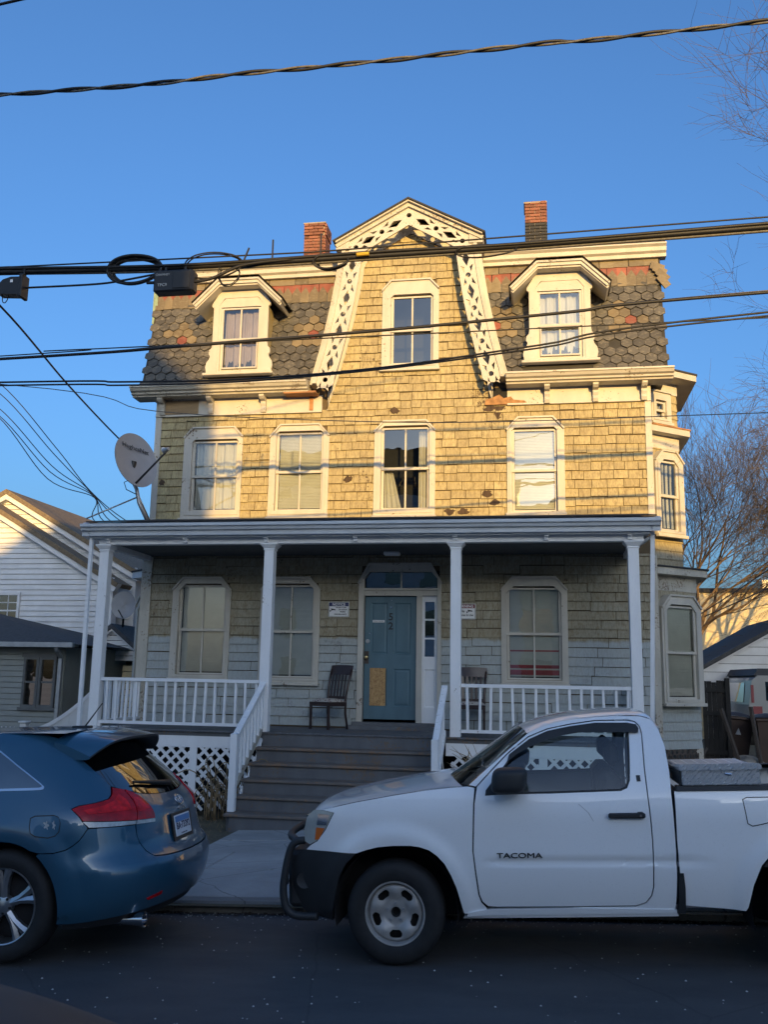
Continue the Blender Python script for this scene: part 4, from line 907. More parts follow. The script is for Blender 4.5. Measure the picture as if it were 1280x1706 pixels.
MB().box(-2.78, -2.665, -1.73, -1.70, -.15, .86).build('lattice_post', M['porchwhite'], PORCH); MB().box(2.45, 2.57, -1.73, -1.70, -.1, .86).build('lattice_post', M['porchwhite'], PORCH); MB().box(-4.47, -4.40, -1.73, -1.70, -.25, .86).build('lattice_post', M['porchwhite'], PORCH); MB().box(3.93, 4.0, -1.73, -1.70, -.0, .86).build('lattice_post', M['porchwhite'], PORCH)
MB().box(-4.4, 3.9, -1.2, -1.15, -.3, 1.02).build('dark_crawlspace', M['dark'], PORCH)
# downspouts
def spout(pts, w=.062): 
    mb = MB()
    for p, q in zip(pts, pts[1:]): mb.bar(p, q, w, w*.8)
    return mb
spout([(-4.60, -1.80, 4.09), (-4.58, -1.80, 1.0), (-4.58, -1.80, -.1)]).build('downspout', M['porchwhite'], PORCH); spout([(4.13, -1.72, 4.10), (4.03, -1.70, 1.2), (4.03, -1.70, .2)], .07).build('downspout', M['porchwhite'], PORCH)
spout([(4.10, -1.70, 4.02), (3.95, -1.62, 3.93)], .05).build('downspout_elbow', M['fascia'], PORCH)
# ------------------------------------------------------------------ things on the porch and wall
def chair(loc, rz, label):
    t = thing('chair', label, 'chair', loc, (0, 0, rz), 'dark dining chairs on the porch')
    w, d, hs, hb = .22, .21, .45, 1.0
    for sx in (-1, 1):
        MB().bar((sx*(w-.02), -d+.02, 0), (sx*(w-.02), -d+.02, hs-.03), .034, .034).build('leg', M['chair'], t)
        MB().tube([(sx*(w-.02), d+.05, 0), (sx*(w-.02), d-.01, .25), (sx*(w-.02), d-.01, .5), (sx*(w-.0), d+.04, .78), (sx*(w+.01), d+.10, hb-.04)], [.017, .02, .022, .02, .018], 6).build('leg', M['chair'], t, 180)
    MB().box(-w, w, -d, d, hs-.085, hs-.02).build('seat_frame', M['chair'], t)
    MB().grid(lambda u, v: (u*(w+.005), v*(d+.005), hs-.02+.055*(1-u**4)*(1-v**4)+.004), lin(-1, 1, 13), lin(-1, 1, 13)).build('cushion', M['cushion'], t, 180)
    MB().grid(lambda u, v: (u*(w+.03), d+.075+v*.04-.03*(1-u*u), .86+v*.16+.012*(1-u*u)), lin(-1, 1, 13), lin(0, 1, 4)).build('crest_rail', M['chair'], t, 180)
    MB().bar((-w, d-.005, .50), (w, d-.005, .50), .02, .045).build('back_rail', M['chair'], t)
    for k in range(5):
        x = -.14+.07*k; MB().bar((x, d-.005, .5), (x*1.05, d+.05, .88), .036, .01).build('slat', M['chair'], t)
    return t
chair((-.93, -.50, PF+.002), -.55, 'dark wooden dining chair left of the blue door'); chair((1.40, -.42, PF+.002), .06, 'dark wooden dining chair behind the right porch railing')
def sign(loc, w, h, label, header, hm, lines, cam_at):
    t = thing('sign', label, 'sign', loc)
    MB().cbox(-w/2, w/2, -.006, 0, -h/2, h/2, .003).build('board', M['signwhite'], t)
    MB().ring([(-w/2+.008, -h/2+.008), (w/2-.008, -h/2+.008), (w/2-.008, h/2-.008), (-w/2+.008, h/2-.008)], [(-w/2+.013, -h/2+.013), (w/2-.013, -h/2+.013), (w/2-.013, h/2-.013), (-w/2+.013, h/2-.013)], -.0085, -.006).build('border', M['number'], t)
    MB().box(-w/2+.014, w/2-.014, -.0095, -.0055, h/2-.075, h/2-.014).build('header', hm, t)
    inst('lettering', text_mesh(header, .062, M['signwhite'], .001, bold=.0015), t, (0, -.011, h/2-.045), FRONT)
    for s, size, x, z in lines: inst('lettering', text_mesh(s, size, M['number'], .001, bold=.001), t, (x, -.0085, z), FRONT)
    x, z = cam_at
    MB().prism([(x-.05, z+.025), (x+.03, z+.01), (x+.035, z-.008), (x-.04, z+.0)], -.009, -.006).prism([(x-.055, z-.02), (x-.045, z-.02), (x-.02, z-.005), (x-.03, z+.002)], -.009, -.006).prism([(x-.065, z-.035), (x-.05, z-.03), (x-.05, z-.005), (x-.065, z-.002)], -.009, -.006).build('camera_symbol', M['number'], t)
    return t
sign((-.895, -.028, 3.077), .36, .255, 'white notice sign with blue header beside the left window', 'NOTICE', M['signblue'], [('THIS AREA IS UNDER', .020, .04, .03), ('24 HOUR', .036, .07, -.005), ('VIDEO', .036, .07, -.042), ('SURVEILLANCE', .032, .03, -.085)], (-.09, -.01))
sign((1.255, -.028, 3.052), .37, .26, 'white warning sign with red header half hidden behind a porch post', 'WARNING', M['signred'], [('Security', .045, -.07, .005), ('Cameras In Use', .045, 0, -.06)], (.10, .005))
# satellite dish on the porch roof
def dish(loc, label, R=.47, txt=True, scale=1.0, rot=(0, 0, 0)):
    t = thing('satellite_dish', label, 'satellite dish', loc, rot); t.scale = (scale,)*3
    # reflector axis: to the right, up and towards the street
    ax = Vector((.85, -.45, .27)).normalized(); up = Vector((0, 0, 1)); sx = ax.cross(up).normalized(); sx = -sx; sy = ax.cross(sx); sy = sy if sy.z > 0 else -sy
    a = .12; rgt = (sx*cos(a)-sy*sin(a)); upv = (sy*cos(a)+sx*sin(a)); c = Vector((-.06, -.05, 1.03))
    fx, fy = .86*R/.47*.47, 1.06*R/.47*.47; 
    fn = lambda r, th: c+rgt*(r*fx*1.06*cos(th))+upv*(r*fy*1.0*sin(th))+ax*(.07*r*r-.05)
    mb = MB().grid(fn, [.001]+lin(.12, 1, 9), lin(0, 2*pi, 49)); mb.grid(lambda r, th: fn(r, th)-ax*.012, [1, .5, .001], lin(0, 2*pi, 49)); mb.grid(lambda k, th: fn(1, th)-ax*.012*k, [0, 1], lin(0, 2*pi, 49)); mb.build('reflector', M['dish'], t, 50)
    if txt:
        me = text_mesh('HughesNet', .118, M['number'], .002, bold=0); o = inst('lettering', me, t)
        R3 = Matrix((rgt, upv, ax)).transposed().to_4x4(); o.matrix_local = Matrix.Translation(c+upv*.23-rgt*.0+ax*.0) @ R3
    p0 = c-upv*.42*R/.47+ax*.03; feed = c+ax*.80-upv*.16
    MB().tube([c-upv*.44-ax*.02, p0+ax*.02, feed-ax*.03-upv*.04], [.02, .018, .016], 8).build('feed_arm', M['black'], t, 180)
    MB().tube([feed+ax*.05, feed, feed-ax*.06], [.03, .035, .05], 10).build('feed_horn', M['galv'], t, 60)
    MB().tube([feed-ax*.06+upv*.02, feed-ax*.07+upv*.02], [.055, .055], 12).build('feed_cap', M['signwhite'], t, 40)
    b = c-ax*.14-upv*.25
    MB().tube([(.16, .1, 0), (.0, .06, .32), (-.045, .03, .55), (b.x, b.y, b.z)], .032, 10).build('mast', M['galv'], t, 180)
    MB().tube([c-ax*.05, b], .05, 8).build('mount', M['black'], t, 60)
    MB().tube([(-.03, .05, .42), (-.66, -.45, -.03)], .014, 6).build('strut', M['galv'], t, 180); MB().tube([(.0, .05, .42), (.06, .45, .04)], .014, 6).build('strut', M['galv'], t, 180)
    MB().cbox(.08, .26, .02, .2, -.01, .015, .004).build('foot', M['galv'], t)
    MB().tube([b+Vector((0, 0, -.05)), b+Vector((-.10, -.02, -.1)), b+Vector((-.06, 0, -.22)), (-.02, .03, .45)], .008, 5).build('wire', M['cable'], t, 180)
    return t
dish((-4.12, -1.25, 4.43), 'large grey satellite dish with lettering on the porch roof corner')
# ------------------------------------------------------------------ wires over the street
WY = -6.0
wires = []
def wire(name, pts, r, label, mat='cable', sag=0, group='overhead cables along the street'):
    mb = MB(); P = [Vector(p) for p in pts]; out = []
    for a, b in zip(P, P[1:]):
        n = max(2, int((b-a).length/.25))
        for i in range(n): out.append(a.lerp(b, i/n))
    out.append(P[-1])
    if sag:
        L = (P[-1]-P[0]).length
        for q in out:
            t = (q-P[0]).length/L; q.z -= sag*4*t*(1-t)
    o = mb.tube(out, r, 6).build(name, M[mat], None, 180); tag(o, label, 'cable', group); return o
def spl(pts, n=8):
    P = [Vector(p) for p in pts]; Q = []
    for i in range(len(P)-1):
        p0, p1, p2, p3 = P[max(i-1, 0)], P[i], P[i+1], P[min(i+2, len(P)-1)]
        for k in range(n):
            t = k/n; Q.append(.5*((2*p1)+(p2-p0)*t+(2*p0-5*p1+4*p2-p3)*t*t+(3*p1-p0-3*p2+p3)*t**3))
    return Q+[P[-1]]
POL = (-14.0, 17.0)
def at(l): return [(x, WY, z) for x, z in l]
def ext(l): # level wires carried on to the poles
    (xa, za), (xb, zb) = l[0], l[1]; (xc, zc), (xd, zd) = l[-2], l[-1]
    s0 = (zb-za)/(xb-xa); s1 = (zd-zc)/(xd-xc)
    return at([(POL[0], za+s0*(POL[0]-xa)*.5)]+l+[(POL[1], zd+s1*(POL[1]-xd)*.5)])
BZ_ = [(-4.5, 6.63), (-3.84, 6.62), (-1.57, 6.545), (.82, 6.542), (2.27, 6.554), (4.86, 6.60), (6.5, 6.64)]
def dz(l, d, dy=0, am=0, fr=1.3, ph=0): return [(x, z+d+am*sin(x*fr+ph)) for x, z in l]
for k, (d, r, am, mt, nm) in enumerate(((0, .034, 0, 'cable', 'thick black main cable bundle crossing in front of the gable'), (.022, .018, .012, 'cable', 'thinner black cable lashed above the main bundle'), (-.028, .016, .012, 'cablegrey', 'grey cable lashed under the main bundle'))):
    b = dz(BZ_, d, 0, am, 1.7, k)
    o = wire('overhead_cable', spl(ext(b)), r if k else .03, nm, mt); o.location.y = (-.0, -.03, .02)[k]
wire('overhead_cable', ext([(-3.85, 6.68), (0, 6.63), (4.87, 6.71)]), .009, 'thin single wire running just above the main bundle')
c2 = [(-3.73, 5.524), (-1.5, 5.58), (.84, 5.661), (2.8, 5.765), (4.82, 5.878)]
wire('overhead_cable', spl(ext(c2)), .017, 'black cable crossing the dormer windows at mid height'); o = wire('overhead_cable', spl(ext(dz(c2, .012, 0, .014, 4.0))), .008, 'thin wire twisted round the dormer-height cable', 'cablegrey')
wire('overhead_cable', spl(ext([(-3.73, 5.56), (-2.6, 5.595), (-1.5, 5.597)])), .007, 'thin wire leaving the dormer-height cable at left')
c3 = [(-3.70, 5.237), (-2.2, 5.185), (-.78, 5.161), (.84, 5.235), (2.51, 5.413), (4.81, 5.663)]
wire('overhead_cable', spl(ext(c3)), .011, 'upper of two close wires sagging under the attic windows'); wire('overhead_cable', spl(ext(dz(c3, -.03, 0, .012, .9, 1))), .010, 'lower of two close wires sagging under the attic windows')
wire('overhead_cable', spl(ext([(-3.7, 5.215), (-1.745, 4.825), (.855, 4.621), (2.8, 4.585), (4.75, 4.60)])), .005, 'very thin wire passing over the second-floor windows', 'cablegrey')
WT = -8.0
tw = [(-2.68, 7.469), (-.23, 7.446), (1.14, 7.44), (2.54, 7.458), (4.45, 7.467)]
def atT(l): return [(x, WT, z) for x, z in l]
T0 = [(POL[0], WT, 7.9)]+atT(tw)+[(POL[1], WT, 7.7)]
A = spl(T0, 60)
for k, (r, mt, nm) in enumerate(((.014, 'cable', 'black strand of the high service wire crossing open sky'), (.011, 'cablegrey', 'pale strand twisted with the high service wire'))):
    mb = MB(); mb.tube([p+Vector((0, .012*sin(p.x*7+pi*k), .013*cos(p.x*7+pi*k))) for p in A], r, 6); tag(mb.build('overhead_cable', M[mt], None, 180), nm, 'cable', 'overhead cables along the street')
wire('overhead_cable', [(POL[0], -9.0, 7.5), (-2.23, -9.0, 7.56), (-1.5, -9.0, 7.65), (3, -9, 8.6)], .012, 'wire cutting the top left corner of the sky')
# service drops
def drop(p, q, sag, r, label): return wire('service_drop', [p, q], r, label, 'cable', sag, 'wires dropping to the houses')
wire('service_drop', spl([(-4.3, WY-1.2, 6.75), (-3.796, WY, 6.186), (-4.22, -3.6, 6.03), (-4.66, -1.0, 5.93), (-4.44, .05, 5.60)]), .013, 'black wire dropping diagonally past the left mansard edge', group='wires dropping to the houses')
for k, (za, xm, zm, xb, lab) in enumerate(((8.08, -7.55, 6.60, -5.85, 'highest strand of the slack wires over the white house roof'), (7.87, -7.62, 6.50, -5.98, 'second strand down of the slack wires at left'), (7.55, -7.62, 6.22, -6.2, 'middle strand of the slack wires at left'), (7.40, -7.66, 6.10, -6.35, 'fourth strand down of the slack wires at left'), (7.36, -7.70, 5.95, -6.55, 'lowest strand of the slack wires over the white house roof'))):
    wire('service_drop', spl([(-10.6, 2, za+.9), (-9.0, 2, za), (xm, 2, zm), (-6.72+.03*k, 2, 5.68-.04*k), (xb, 2, 5.02), (xb+1.2, 2.2, 4.4)]), .010, lab, group='slack wires at left')
for x0, z0, x1, z1, lab in ((10.5, 6.8, 5.6, 3.1, 'upper dark service wire slanting through the bare trees'), (11.0, 6.0, 5.9, 3.2, 'lower dark service wire slanting through the bare trees')): drop((x0, 3.5, z0), (x1-.3, 2.9, z1), .1, .012, lab)
# poles out of frame that carry the wires
for X, lab in zip(POL, ('round wooden utility pole beyond the left edge', 'round wooden utility pole beyond the right edge')):
    t = thing('utility_pole', lab, 'utility pole', (X, -6.6, zpave(X)))
    MB().tube([(0, 0, -.3), (0, 0, 9.6)], [.16, .12], 14).build('pole', M['bark'], t, 60); MB().bar((0, -2.6, 7.8), (0, .9, 7.8), .1, .12).build('crossarm', M['plank'], t)
    MB().bar((0, 0, 6.6), (0, .7, 6.6), .08, .1).build('bracket_arm', M['plank'], t); MB().bar((0, 0, 5.4), (0, .7, 5.4), .08, .1).build('bracket_arm', M['plank'], t)
# coils and boxes on the bundle
def coil(cx, cz, rx, rz, n, r, label, y=WY-.02, tilt=0):
    t = thing('cable_coil', label, 'cable coil', (cx, y, cz))
    for k in range(n):
        e = 1-.05*k; ph = RN.uniform(-.1, .1)
        MB().tube([(rx*e*cos(a)+RN.uniform(-.004, .004), .02*k+.02*sin(2*a), rz*e*sin(a)+tilt*rx*cos(a)+ph*.1) for a in lin(0, 2*pi, 41)], r, 6, False).build('loop', M['cable'], t, 180)
    return t
coil(-2.12, 6.54, .335, .175, 4, .017, 'big flattened black cable coil left of the terminal box')
coil(-1.16, 6.53, .35, .16, 2, .009, 'loose loops of thin cable beside the terminal box'); coil(-.98, 6.42, .13, .13, 3, .006, 'small tangle of thin wire over the left dormer', WY+.01); coil(.22, 6.50, .20, .085, 5, .012, 'tight black coil near the left chimney'); coil(1.95, 6.52, .33, .07, 2, .009, 'long hanging cable loop right of the gable')
wire('overhead_cable', spl([(-1.95, WY-.03, 6.36), (-1.25, WY-.05, 6.34), (-.8, WY-.04, 6.5), (-.2, WY-.02, 6.55)]), .018, 'cable curving from the terminal box back to the bundle')
wire('overhead_cable', spl([(-3.5, WY, 6.40), (-2.6, WY, 6.395), (-2.2, WY, 6.43), (-1.7, WY, 6.5)]), .012, 'cable from the left box to the coil')
for x, z0, z1, a, lab in ((-.80, 6.56, 6.72, .06, 'short leaning pin clamped to the bundle over the left dormer'), (-.46, 6.55, 6.80, 0, 'upright pin on the bundle right of the left dormer'), (.10, 6.53, 6.84, .0, 'tallest upright pin on the bundle beside the left chimney')):
    o = MB().bar((x, WY-.02, z0), (x+a, WY-.02, z1), .016, .016).build('cable_pin', M['black']); tag(o, lab, 'pin', 'pins on the cable bundle')
o = MB().tube([(.52, WY-.045, 6.545), (.66, WY-.045, 6.548)], .022, 8).build('cable_tag', M['yellow']); tag(o, 'yellow tag wrapped round the cable bundle', 'tag')
t = thing('terminal_box', 'big black terminal box hung under the bundle over the left mansard', 'box', (-1.605, WY-.02, 6.21))
MB().cbox(-.235, .235, -.08, .08, 0, .265, .018).build('case', M['black'], t); MB().cbox(.0, .205, -.09, -.07, .03, .235, .006).build('cover', M['plastic'], t); MB().cbox(.215, .245, -.06, .06, .01, .25, .008).build('end_cap', M['black'], t)
for a in (-.12, .12): MB().box(a-.012, a+.012, -.012, .012, .26, .36).build('hanger', M['black'], t)
inst('lettering', text_mesh('CHAMNEY', .036, M['gum'], .001), t, (-.125, -.0815, .205), FRONT); inst('lettering', text_mesh('TPC9', .05, M['gum'], .001), t, (-.125, -.0815, .08), FRONT)
t = thing('splice_box', 'small black splice box hanging at the left edge of the sky', 'box', (-3.64, WY-.02, 6.285))
MB().prism([(-.16, .02), (.12, .0), (.135, .22), (.0, .225), (-.10, .195), (-.16, .13)], -.07, .07).build('case', M['black'], t); MB().cbox(.11, .155, -.08, .08, -.03, .26, .008).build('end_cap', M['black'], t); MB().box(.125, .145, -.02, .02, .25, .36).build('hanger', M['black'], t)
MB().box(.0, .035, -.0745, -.069, .15, .185).build('sticker', M['signwhite'], t); MB().tube(spl([(-.13, 0, .03), (-.12, 0, -.05), (-.09, 0, -.07), (-.06, 0, -.03), (-.05, 0, .02)]), .006, 5).build('tail_wire', M['cable'], t, 180)
# ------------------------------------------------------------------ neighbours
def clap(poly, y, e, mat, name, parent, lip=.026, gap=.012):
    """lapped boards filling a convex x,z outline."""
    z0, z1 = min(p[1] for p in poly), max(p[1] for p in poly); mb = MB(); z = z0
    def span(z):
        xs_ = []
        for (xa, za), (xb, zb) in zip(poly, poly[1:]+poly[:1]):
            if (za <= z < zb) or (zb <= z < za): xs_.append(xa+(xb-xa)*(z-za)/(zb-za))
        return (min(xs_), max(xs_)) if len(xs_) > 1 else None
    while z < z1-.005:
        zt = min(z+e-gap, z1-.002); a, b = span(z+.001), span(zt)
        if a and b: mb.add([(a[0], y-lip, z), (a[1], y-lip, z), (b[1], y-.002, zt), (b[0], y-.002, zt), (a[0], y, z), (a[1], y, z)], [(0, 1, 2, 3), (4, 5, 1, 0)])
        z += e
    return mb.build(name, mat, parent)
def sash_window(x0, x1, z0, z1, y, parent, frame, nx=1, nz=1, fill='dark', glass='tint', fw=.07):
    r = MB().ring([(x0, z0), (x1, z0), (x1, z1), (x0, z1)], [(x0+fw, z0+fw), (x1-fw, z0+fw), (x1-fw, z1-fw), (x0+fw, z1-fw)], y-.05, y+.02).build('window', frame, parent)
    zm = (z0+z1)/2; MB().box(x0+fw, x1-fw, y-.03, y+.0, zm-.02, zm+.02).build('meeting_rail', frame, r)
    for a, b in ((z0+fw, zm-.02), (zm+.02, z1-fw)): MB().add([(x0+fw, y-.006, a), (x1-fw, y-.006, a), (x1-fw, y-.006, b), (x0+fw, y-.006, b)], [(0, 1, 2, 3)]).build('pane', M[glass], r)
    for i in range(1, nx): x = x0+fw+(x1-x0-2*fw)*i/nx; MB().box(x-.01, x+.01, y-.02, y-.0, z0+fw, z1-fw).build('muntin', frame, r)
    for k in range(1, nz):
        for a, b in ((z0+fw, zm-.02), (zm+.02, z1-fw)): z = a+(b-a)*k/nz; MB().box(x0+fw, x1-fw, y-.02, y-.0, z-.01, z+.01).build('muntin', frame, r)
    MB().add([(x0+fw, y+.02, z0), (x1-fw, y+.02, z0), (x1-fw, y+.02, z1), (x0+fw, y+.02, z1)], [(0, 1, 2, 3)]).build('dark_room', M['dark'], r)
    return r
def gable_house(name, label, cx, hwid, y, eave, apex, deep, wall, roof, e=.13, ov=.30, base=-.8):
    t = thing(name, label, 'house', (cx, y, base))
    b = base; poly = [(-hwid, 0), (hwid, 0), (hwid, eave-b), (0, apex-b), (-hwid, eave-b)]
    clap(poly, 0, e, wall, 'gable_wall', t)
    sl_ = (apex-eave)/hwid
    MB().box(-hwid+.01, hwid-.01, .05, deep, 0, eave-b-.02).prism([(-hwid+.02, eave-b-.03), (hwid-.02, eave-b-.03), (0, apex-b-.03)], .05, deep).build('body', wall, t)
    pa = [(-hwid-ov, eave-b-sl_*ov), (0, apex-b), (hwid+ov, eave-b-sl_*ov)]
    MB().prism(band(pa[::-1], .12), -.28, deep+.2).build('roof', roof, t)
    MB().prism(under([(a, c-.01) for a, c in pa], .24), -.24, -.03).build('rake_board', M['vinyl'], t)
    for s in (-1, 1): MB().box(s*hwid-.06, s*hwid+.06, -.03, .03, 0, eave-b).build('corner_board', M['vinyl'], t)
    return t
gA = gable_house('neighbour_house', 'white sided house at far left, its brown-roofed sunlit gable behind', -12.3, 3.9, 8.0, 4.80, 7.02, 9, M['vinyl'], M['shingleroof'], .14)
gB = gable_house('neighbour_house_wing', 'front wing of the white sided house with long brown rake', -13.2, 4.65, 7.0, 4.42, 7.06, .40, M['vinyl'], M['shingleroof'], .14)
sash_window(1.15, 2.10, 3.86, 4.82, -.02, gB, M['vinyl'], 3, 2)
# small gabled side porch of the white house, and its clutter
t = thing('side_porch', 'small white gabled side porch of the neighbouring house', 'porch', (-7.6, 5.4, -.3))
clap([(-1.05, 2.55), (1.05, 2.55), (0, 3.33)], 0, .12, M['vinyl'], 'gable', t); MB().prism(band([(1.25, 2.42), (0, 3.42), (-1.25, 2.42)], .09), -.2, 1.5).build('roof', M['darkroof'], t); MB().prism(under([(-1.2, 2.45), (0, 3.40), (1.2, 2.45)], .12), -.15, -.02).build('rake_board', M['vinyl'], t)
clap([(-1.0, .2), (-.15, .2), (-.15, 2.55), (-1.0, 2.55)], .05, .12, M['greyclap'], 'screen_wall', t); MB().box(-1.0, 1.0, .6, .7, 0, 2.55).build('back_wall', M['dark'], t); clap([(.25, .2), (1.0, .2), (1.0, 2.45), (.25, 2.45)], .06, .14, M['stucco'], 'side_wall', t)
for X in (-1.0, 0, 1.0): MB().box(X-.05, X+.05, -.02, .08, 0, 2.55).build('post', M['vinyl'], t)
d2 = thing('satellite_dish', 'small grey satellite dish on the neighbouring house seen behind the porch post', 'satellite dish', (-7.25, 5.1, 3.05))
MB().grid(lambda r, th: (.30*r*cos(th), -.05*r*r+.02*cos(th), .5+.33*r*sin(th)), [.001, .3, .6, .85, 1], lin(0, 2*pi, 33)).build('reflector', M['dish'], d2, 180); MB().tube([(0, .05, .5), (-.1, .2, .2), (-.15, .3, 0)], .025, 8).build('mast', M['black'], d2, 180); MB().tube([(0, -.05, .2), (.05, -.4, .35)], .015, 6).build('feed_arm', M['black'], d2, 180)
# grey house with paired dark window
gh = thing('grey_house', 'low grey clapboard house with a dark paired window at the left edge', 'house', (-7.52, 3.0, -.4))
clap([(-5, 0), (0, 0), (0, 2.90), (-5, 2.90)], 0, .118, M['greyclap'], 'front_wall', gh, .02); MB().box(-4.99, -.01, .05, 4, 0, 2.88).build('body', M['greyclap'], gh)
MB().add([(-5, -.35, 2.93), (.36, -.35, 2.93), (.36, 4.3, 2.93), (-5, 4.3, 2.93), (-3.3, 2.0, 3.80), (-5, 2, 3.80)], [(0, 1, 4, 5), (1, 2, 4), (2, 3, 5, 4), (0, 3, 2, 1)]).build('roof', M['darkroof'], gh)
MB().box(-5, .38, -.44, -.34, 2.86, 2.96).build('gutter', M['galv'], gh); MB().box(-5, .3, -.33, 0, 2.88, 2.93).build('soffit', M['greyclap'], gh)
for a, b in ((-.90, -.545), (-.535, -.15)): sash_window(a, b, 1.60, 2.66, -.03, gh, M['dkframe'], 1, 1, fw=.055)
MB().box(-.96, -.10, -.06, -.02, 2.66, 2.74).build('window_head', M['dkframe'], gh); MB().box(-.96, -.10, -.09, -.02, 1.54, 1.60).build('window_sill', M['dkframe'], gh)
spout([(.0, -.38, 2.86), (.0, -.36, 2.80), (-.06, -.06, 2.65), (-.06, -.06, 0)], .075).build('downspout', M['galv'], gh)
# vinyl fence with a swept top
fe = thing('vinyl_fence', 'white vinyl fence sweeping up in a curve beside the porch', 'fence', (-6.85, .5, -.35))
MB().cbox(-.06, .06, -.06, .06, 0, 1.36, .008).build('post', M['vinylfence'], fe); MB().cbox(-.085, .085, -.085, .085, 1.36, 1.40, .01).build('post_cap', M['vinylfence'], fe); MB().cbox(1.28, 1.40, -.06, .06, 0, 2.1, .008).build('post', M['vinylfence'], fe)
tz = lambda x: 1.24+.68*(x/1.22)**1.7
for k in range(9):
    x = .07+k*.135; MB().prism([(x, .08), (x+.132, .08), (x+.132, tz(x+.132)), (x, tz(x))], -.012, .012).build('board', M['vinylfence'], fe)
mb = MB().grid(lambda x, v: (x, -.03 if v < .5 else .03, tz(x)+.0), lin(.05, 1.28, 12), [0, 1]); mb.grid(lambda x, v: (x, -.03, tz(x)-.08*v), lin(.05, 1.28, 12), [1, 0]); mb.build('top_rail', M['vinyl'], fe)
pk = thing('picket_fence', 'low white picket fence left of the swept vinyl fence', 'fence', (-6.95, .5, -.35))
for k in range(14): MB().prism([(-.12-k*.085, 0), (-.07-k*.085, 0), (-.07-k*.085, 1.25), (-.095-k*.085, 1.29), (-.12-k*.085, 1.25)], -.012, .012).build('picket', M['vinyl'], pk)
for z in (.35, 1.05): MB().box(-1.3, -.0, .012, .04, z, z+.07).build('rail', M['vinyl'], pk)
# garage, cream building, yard things on the right
ga = thing('garage', 'white sided garage with dark roof right of the house', 'garage', (9.2, 10.0, .1))
sl_ = .57; hwg = 2.5; ea = 2.33
clap([(-hwg, 1.95), (hwg, 1.95), (hwg, ea), (0, ea+hwg*sl_), (-hwg, ea)], 0, .22, M['vinyl'], 'gable_wall', ga, .03); MB().prism(band([(hwg+.12, ea-.07), (0, ea+hwg*sl_), (-hwg-.12, ea-.07)], .10), -.25, 6).build('roof', M['darkroof'], ga); MB().prism(under([(-hwg-.1, ea-.06), (0, ea+hwg*sl_-.005), (hwg+.1, ea-.06)], .15), -.2, -.02).build('rake_board', M['vinyl'], ga)
MB().box(-hwg, -hwg+.35, -.02, .1, 0, 1.95).build('door_jamb', M['vinyl'], ga); MB().box(hwg-.35, hwg, -.02, .1, 0, 1.95).build('door_jamb', M['vinyl'], ga); MB().box(-hwg-.05, -hwg+.02, .03, 6, 0, ea).build('side_wall', M['stucco'], ga); MB().prism([(-hwg+.02, 1.95), (hwg-.02, 1.95), (hwg-.02, ea), (0, ea+hwg*sl_-.03), (-hwg+.02, ea)], .06, .1).build('sheathing', M['dkframe'], ga)
for k in range(5): MB().box(-hwg+.35, hwg-.35, .3, .34, k*.4, k*.4+.385).build('door_panel', M['plank'], ga)
cb = thing('cream_building', 'long cream walled flat-roofed building behind the garage', 'building', (16.5, 25, 0))
MB().box(-7.3, 12, 0, 8, 0, 5.85).build('wall', M['stucco'], cb); MB().box(-7.4, 12.1, -.1, 8.1, 5.8, 5.98).build('parapet', M['tar'], cb); MB().box(-2.5, -1.4, -.02, .3, 2.5, 5.2).build('window', M['dkframe'], cb)
fb = thing('distant_building', 'pale stepped building far behind at the right edge', 'building', (24, 60, 0)); MB().box(-4, 8, 0, 8, 0, 10.2).build('lower_block', M['stucco'], fb); MB().box(-1.0, 8, .5, 8, 10.2, 12.0).build('upper_block', M['stucco'], fb); MB().box(-1.1, 8.1, .3, 8.2, 11.9, 12.1).build('parapet', M['vinyl'], fb)
gt = thing('wooden_gate', 'dark weathered wooden gate between house corner and garage', 'gate', (5.45, 2.6, zyard(5.6, 2.6)))
for k in range(5): MB().box(k*.085, k*.085+.08, 0, .02, 0, 1.62+RN.uniform(-.02, .03)).build('board', M['fence'], gt)
for z in (.3, 1.0, 1.42): MB().box(0, .43, -.03, 0, z, z+.08).build('rail', M['fence'], gt)
MB().box(.40, .48, -.05, .03, 0, 1.68).build('post', M['fence'], gt)
def cart(loc, rot, label, sc=1):
    t = thing('wheeled_bin', label, 'bin', loc, rot, 'brown wheeled bins')
    w, d, h = .27*sc, .30*sc, .95*sc
    vs = [(sx*w*k, sy*d*k, z) for z, k in ((0, .74), (h, 1)) for sx, sy in ((-1, -1), (1, -1), (1, 1), (-1, 1))]
    MB().add(vs, [(3, 2, 1, 0), (0, 1, 5, 4), (1, 2, 6, 5), (2, 3, 7, 6), (3, 0, 4, 7)]).build('body', M['bin'], t)
    MB().cbox(-w-.03, w+.03, -d-.03, d+.03, h-.06, h, .015).build('rim', M['bin'], t)
    MB().grid(lambda u, v: (u*(w+.035), v*(d+.04), h+.01+.07*(1-u*u)*(1-v**4)), lin(-1, 1, 9), lin(-1, 1, 9)).build('lid', M['bin2'], t, 180)
    for s in (-1, 1): MB().lathe([(0, -.03), (.1, -.03), (.11, 0), (.1, .03), (0, .03)], 18, 'x', (s*(w*.75), d*.85, .08)).build('wheel', M['tyre'], t, 40)
    MB().prism([(-.05, .62), (.05, .62), (.0, .74)], -d*.93-.012, -d*.90-.0).build('emblem', M['gum'], t)
    return t
cart((6.02, 3.2, zyard(6, 3.2)), (0, .10, .1), 'brown wheeled bin leaning by the wooden gate'); cart((6.62, 2.6, zyard(6.6, 2.6)-.05), (0, 0, -.05), 'brown wheeled bin at the right edge behind the toolbox', 1.05)
